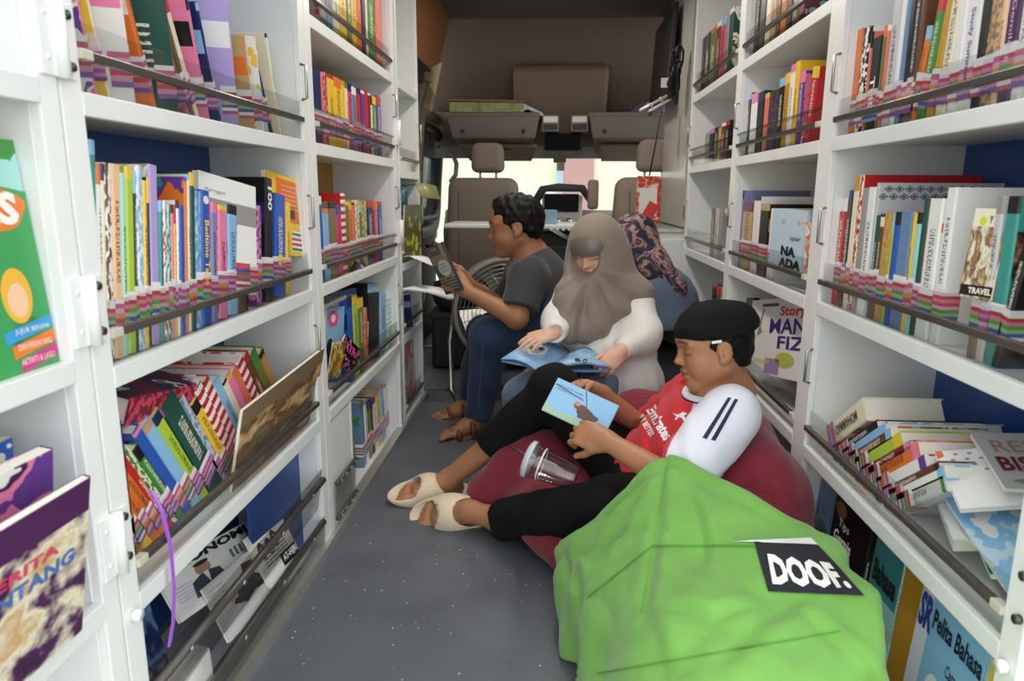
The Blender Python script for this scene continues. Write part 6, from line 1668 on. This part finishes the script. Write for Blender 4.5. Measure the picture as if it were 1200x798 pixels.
# the weight of the boy presses into it
for p_, r_ in ((Vector((.23, 1.68, .24)), .13),): d.sub(Ell(p_, (r_*1.1, r_*1.2, r_*.8)), .06)
d.post = lambda P: .007*ridge(P, 13, 81)+.004*ridge(P, 30, 82)
mb = cloth_mesh('beanbag', d, .007, bag_mat('maroon_corduroy', '842536', True, .45), None, it=2); tag(mb, 'maroon ribbed beanbag the football-shirt boy lies on', 'beanbag')
# green beanbag in front: a slumped sack rising to a peaked corner
d = Sdf()
pk = at(783, 541, 1.36)
hullp = [at(772, 540, 1.37), at(797, 540, 1.36), at(652, 662, 1.46), at(650, 690, 1.42), at(668, 800, 1.24), at(835, 556, 1.34), at(880, 588, 1.30), at(930, 618, 1.24), at(985, 660, 1.12), at(1020, 705, 1.02), at(1032, 760, .94), Vector((.46, .80, .18)), Vector((.40, .72, .10)), Vector((.12, .84, .10)), Vector((.08, 1.0, .05)),
         Vector((.12, 1.44, .03)), Vector((.5, 1.42, .03)), Vector((.08, 1.0, .01)), Vector((.50, .8, .01)), Vector((.45, 1.36, .22))]
d.u(Hull(hullp, .007), .01).u(Ell((.30, 1.02, .16), (.20, .26, .16)), .05)
d.cut(Half((0, 0, .003), (0, 0, -1)), .01).cut(Half((.575, 0, 0), (1, 0, 0)), .03)
_pk = np.array(pk, dtype=np.float32)
def wrG(P):
    q = P-_pk; a = np.arctan2(q[:, 0], -q[:, 1]); r = np.sqrt(q[:, 0]**2+q[:, 1]**2)
    tri = np.abs(((a*1.9+.25*np.sin(r*11)+.2) % 1.)-.5)*4-1
    w = np.clip(r*4, 0, 1)
    return (-.010*tri*np.exp(-r*2.)+.012*ridge(P, 8, 91)+.009*ridge(P, 17, 92)+.004*ridge(P, 40, 93))*w-.001
d.post = wrG
Vg, Fg = d.mesh(.0055); Vg = relax(Vg, Fg, 1, .5)
# pressed folds of the canvas: grooves with a raised lip along a few lines running over the sack
nrm = np.zeros_like(Vg); fn_ = np.cross(Vg[Fg[:, 1]]-Vg[Fg[:, 0]], Vg[Fg[:, 2]]-Vg[Fg[:, 0]])
for i in range(4):
    for ax_ in range(3): nrm[:, ax_] += np.bincount(Fg[:, i], fn_[:, ax_], len(Vg))
nrm /= np.linalg.norm(nrm, axis=1)[:, None]+1e-9
for line, wd, am in ((((.238, 1.352, .40), (.205, 1.20, .34), (.165, 1.03, .30), (.18, .90, .27)), .020, .011), (((.245, 1.35, .40), (.34, 1.24, .36), (.43, 1.17, .33)), .018, .007), (((.205, 1.20, .34), (.09, 1.30, .21), (.03, 1.40, .12)), .018, .009),
                     (((.03, 1.45, .12), (.07, 1.25, .17), (.05, 1.10, .13)), .016, .008), (((.42, 1.02, .31), (.32, .95, .28), (.24, .88, .27)), .022, .009), (((.165, 1.03, .30), (.25, .97, .28), (.33, 1.0, .29)), .016, .007),
                     (((.40, .98, .30), (.46, .92, .25), (.45, .85, .2)), .016, .007), (((.22, 1.33, .38), (.12, 1.36, .24), (.06, 1.43, .12)), .018, .008), (((.27, 1.33, .38), (.28, 1.15, .34), (.26, 1.08, .32)), .016, .006)):
    q_ = np.array(line); dmin = np.full(len(Vg), 9.); sd = np.zeros(len(Vg)); tt = np.zeros(len(Vg))
    for i in range(len(q_)-1):
        ab = (q_[i+1]-q_[i])[:2]; pa = (Vg-q_[i])[:, :2]; t = np.clip(pa@ab/(ab@ab), 0, 1); e = pa-t[:, None]*ab; dd = np.linalg.norm(e, axis=1); m = dd < dmin
        dmin[m] = dd[m]; sd[m] = (np.sign(ab[0]*e[:, 1]-ab[1]*e[:, 0])*dd)[m]; tt[m] = ((i+t)/(len(q_)-1))[m]
    f_ = np.sin(np.pi*np.clip(.08+tt*.92, 0, 1))**.5*(nrm[:, 2] > -.2)
    Vg = Vg+nrm*(am*f_*(1.0*np.exp(-((sd-wd*.8)/wd)**2)-.9*np.exp(-((sd+wd*.35)/(wd*.6))**2)))[:, None]
gb = np_mesh('beanbag', Vg, Fg, bag_mat('lime_canvas', '76ae50', False, .6)); tag(gb, 'lime green canvas beanbag with black brand patch in front', 'beanbag')
bpy.context.view_layer.update()
M_patch = plain('patch_black', '1b1d26', .8)
decal('brand_patch', gb, ((884, 636), (958, 640), (1013, 699), (900, 694)), M_patch, 14, 8, .003)
decal('patch_edge', gb, ((856, 636), (950, 632), (958, 640), (884, 637)), plain('white_tape', 'e6e9e4', .7), 12, 1, .0035)
decal('brand_lettering', gb, ((899, 650), (975, 662), (1000, 692), (905, 687)), plain('patch_white', 'e8e6df', .7), txt='DOOF.', bold=.05, off=.0045)
seam_m = plain('green_seam', '4f9a28', .8)
for a, b in (((783, 545), (765, 640)), ((765, 640), (690, 700)), ((690, 672), (688, 790)), ((765, 640), (930, 640)), ((765, 640), (752, 720)), ((700, 790), (985, 740))):
    decal('seam', gb, ((a[0], a[1]-1), (b[0], b[1]-1), (b[0], b[1]+1), (a[0], a[1]+1)), seam_m, 40, 1, .0022)
# ---- books in the hands
oA = quad_book(at(658, 437, 1.70), at(722, 481, 1.66), at(631, 485, 1.66), at(711, 509, 1.61), .007, 'sky', 'pale blue storybook held by the football-shirt boy', acc='sky', acc2='sky')
patch_on(oA, 'near', [(0, 0), (1, 0), (1, .22), (.7, .12), (.4, .2), (.2, .1), (0, .28)], 'a9c8a4', 'printed_grass'); patch_on(oA, 'near', blob(.52, .50, .13, .09, 14, .1), '7a3f3a', 'printed_figure'); patch_on(oA, 'near', blob(.64, .36, .17, .15, 14, .15), '57403a', 'printed_figure', .0004); patch_on(oA, 'near', blob(.44, .56, .05, .06), 'c9906e', 'printed_figure', .0006)
patch_on(oA, 'near', [(.78, .18), (.9, .12), (.95, .2), (.82, .26)], '4a3434', 'printed_figure', .0005); patch_on(oA, 'near', [(.02, .80), (.5, .70), (.5, .72), (.02, .83)], '2b3a5c', 'printed_branch'); patch_on(oA, 'near', [(.46, .99), (.48, .99), (.60, .55), (.58, .55)], '5c6a8a', 'printed_rope', .0007)
for i in range(2): print_on(oA, 'near', 'ayunan di taman', '2b3a5c', .06, .46, .80-i*.1, .86-i*.1)
oB = quad_book(at(495, 293, 2.64), at(520, 283, 2.52), at(526, 345, 2.64), at(538, 341, 2.52), .012, 'charcoal', 'dark paperback with oval label held by the charcoal-shirted boy', acc='khaki', acc2='charcoal')
patch_on(oB, 'near', blob(.6, .52, .34, .17), 'e9e2d2', 'oval_label'); 
for i in range(3): print_on(oB, 'near', 'CERITA RAKYAT', '3a3430', .38, .82, .58-i*.07, .62-i*.07)
for i in range(5): patch_on(oB, 'near', [(.05, .08+i*.06), (.95, .08+i*.06), (.95, .10+i*.06), (.05, .10+i*.06)], 'b9a88c', 'printed_bar')
patch_on(oB, 'near', [(.78, .3), (.98, .3), (.98, 1), (.78, 1)], 'a59780', 'spine_tape', .0002); print_on(oB, 'near', 'NOVEL', 'd9cfbf', .3, .62, .90, .95)
# open picture book on the girl's lap
ob_ = empty('book', at(665, 425, 2.08)); tag(ob_, 'open blue picture book with cow drawings across the girl\'s lap', 'book')
kb = NT('blue_page_print'); uvn = kb.n('UVMap'); nb = kb.n('TexNoise', i_Scale=3.5, i_Detail=5.); kb.l(uvn.outputs[0], nb.inputs[0]); kb.l(kb.ramp(nb.outputs[0], [(.35, '7fa9d2'), (.55, '9cc2e2'), (.7, 'b9d4ea')]).outputs[0], kb.b.inputs['Base Color']); kb.set(Roughness=.45)
def page(nm, corners, sag, mat, th):
    tl, tr, bl, br = corners; n = 9; g = []
    for j in range(5):
        v = j/4; rowp = []
        for i in range(n):
            u = i/(n-1); rowp.append(tl.lerp(tr, u).lerp(bl.lerp(br, u), v)+Vector((0, 0, sag*math.sin(math.pi*u)**1.0)))
        g.append(rowp)
    o = sheet(nm, None, g, mat, th); adopt(o, ob_); return o
Lp = page('left_page', (at(618, 402, 2.16), at(668, 416, 2.14), at(587, 422, 2.02), at(634, 440, 1.99)), .018, kb.m, .006)
Rp = page('right_page', (at(668, 416, 2.14), at(705, 420, 2.16), at(634, 440, 1.99), at(714, 432, 2.02)), .022, kb.m, .010)
page('cover', (at(618, 404, 2.16), at(705, 423, 2.16), at(587, 424, 2.02), at(714, 436, 2.02)), -.012, plain('cover_blue', '6f97c0', .4), .002)
bpy.context.view_layer.update()
for tg, cxy, s_ in ((Lp, (629, 410), 1.), (Rp, (681, 424), .9)):
    x, y = cxy; q = lambda a, b, w_, h_: ((x+a-w_, y+b-h_), (x+a+w_, y+b-h_), (x+a+w_, y+b+h_), (x+a-w_, y+b+h_))
    decal('printed_cow', tg, q(0, 0, 13*s_, 6*s_), plain('print_white', 'f1f0ec', .6), poly=blob(.5, .5, .5, .5, 18, .08), off=.001)
    for a, b, w_, h_, c in ((-5, -2, 3.4, 2.4, '2c2a30'), (5, -1, 3, 2.2, '2c2a30'), (0, 2.5, 4, 2, 'e3a79a'), (-1.5, -1, 1, 1, '17171a'), (2.5, -1, 1, 1, '17171a')):
        decal('printed_cow', tg, q(a*s_, b*s_, w_*s_, h_*s_), plain('print_'+c, c, .6), poly=blob(.5, .5, .5, .5, 12), off=.0016)
# ---- clear plastic cup with lid and straw lying on the beanbag
cu = empty('plastic_cup', at(642, 548, 1.70)); tag(cu, 'clear plastic cup with lid and dark straw lying on the maroon beanbag', 'cup')
c0, c1 = at(621, 538, 1.66), at(676, 561, 1.63); axc = unit(c1-c0); Lc = (c1-c0).length
Mc = Matrix.Translation(c0) @ axc.to_track_quat('Z', 'Y').to_matrix().to_4x4()
k = NT('cup_plastic'); tr_n = k.n('BsdfTransparent'); tr_n.inputs[0].default_value = (.86, .86, .88, 1); gs = k.n('BsdfGlossy'); gs.inputs['Roughness'].default_value = .08; lw = k.n('LayerWeight'); mx = k.n('MixShader')
k.l(k.math('ADD', .10, k.math('MULTIPLY', k.math('POWER', lw.outputs['Facing'], 2.2), .6)), mx.inputs[0]); k.l(tr_n.outputs[0], mx.inputs[1]); k.l(gs.outputs[0], mx.inputs[2]); k.l(mx.outputs[0], k.out.inputs['Surface'])
M_cup = k.m
prof = [(.045, 0), (.0445, .012)]
for i in range(14): z = .02+i*(Lc-.03)/14; rr = .0435-.012*z/Lc; prof += [(rr, z), (rr-.0012, z+.003)]
prof += [(.0315, Lc-.006), (.030, Lc), (.0, Lc), (.0, Lc-.002), (.029, Lc-.002)]
lathe('cup_body', prof, M_cup, cu, 36, Mc)
lathe('lid', [(.0, -.012), (.034, -.012), (.040, -.010), (.0475, -.006), (.0485, .002), (.0485, .006), (.046, .006)], plain('milky_lid', 'c9ccd2', .3), cu, 36, Mc)
for z in (.03,): lathe('printed_ring', [(.0438-.012*z/Lc+.0006, z), (.0438-.012*(z+.004)/Lc+.0006, z+.004)], plain('cup_print', 'e6e6ea', .4), cu, 36, Mc)
tube('straw', [Mc @ Vector((.006, .004, .06)), Mc @ Vector((.004, .004, -.02)), at(600, 524, 1.68)], .0034, plain('dark_straw', '3a3434', .4), cu, 8)
# ---- cream slides on the boy's feet
M_slide = plain('cream_foam', 'e2cfb2', .65, noise=.04, nscale=60, bump=.05)
def slide(fp, an_, label, s=1.):
    p, X, Y, U = fp; R = np.array(Matrix((X, U.cross(X), U)).transposed(), dtype=np.float32); sg = .94
    E = lambda x, y, z, a, b, c: Ell(p(x, y, z), (a*sg, b*sg, c*sg), R)
    d = Sdf(); d.u(E(.100, 0, -.062, .108, .057, .040), .01).u(E(.03, 0, -.062, .112, .052, .040), .02).u(E(.068, 0, -.050, .060, .057, .060), .03)
    d.sub(E(.098, 0, -.046, .096, .046, .034), .006).sub(E(.03, 0, -.046, .10, .043, .034), .006).sub(E(.066, 0, -.045, .09, .046, .048), .004)
    d.sub(E(.172, 0, -.028, .052, .042, .040), .010).sub(E(-.045, 0, .010, .085, .075, .062), .010)
    d.cut(Half(p(0, 0, -.098), -U), .008)
    return tag(cloth_mesh('slide_sandal', d, .0035, M_slide, None, it=1), label, 'sandal', 'cream slides on the lying boy')
slide(fN, anN, 'cream foam slide on the nearer foot, toes showing at its open end'); slide(fF, anF, 'cream foam slide on the farther foot beside the low shelf')
# brown strap sandals of the other boy
M_lea = plain('brown_leather', '6b442c', .6, noise=.1, nscale=40)
for fp, lb in ((fBN, 'brown strap sandal on the near foot of the charcoal-shirted boy'), (fBF, 'brown strap sandal on the rear foot of the charcoal-shirted boy')):
    p, X, Y, U = fp; r = empty('strap_sandal', p(.06, 0, -.08)); tag(r, lb, 'sandal', 'brown sandals of the seated boy')
    R = np.array(Matrix((X, U.cross(X), U)).transposed(), dtype=np.float32)
    d = Sdf(); d.u(Ell(p(.095, 0, -.078), (.085, .048, .012), R), .01).u(Ell(p(0, 0, -.078), (.06, .036, .012), R), .03); cloth_mesh('sole', d, .005, M_lea, r)
    for x, h_ in ((.105, -.024), (.045, -.004)):
        tube('strap', [p(x, .047, -.074), p(x, .040, h_-.02), p(x, .0, h_), p(x, -.040, h_-.02), p(x, -.047, -.074)], .010, M_lea, r, 8)
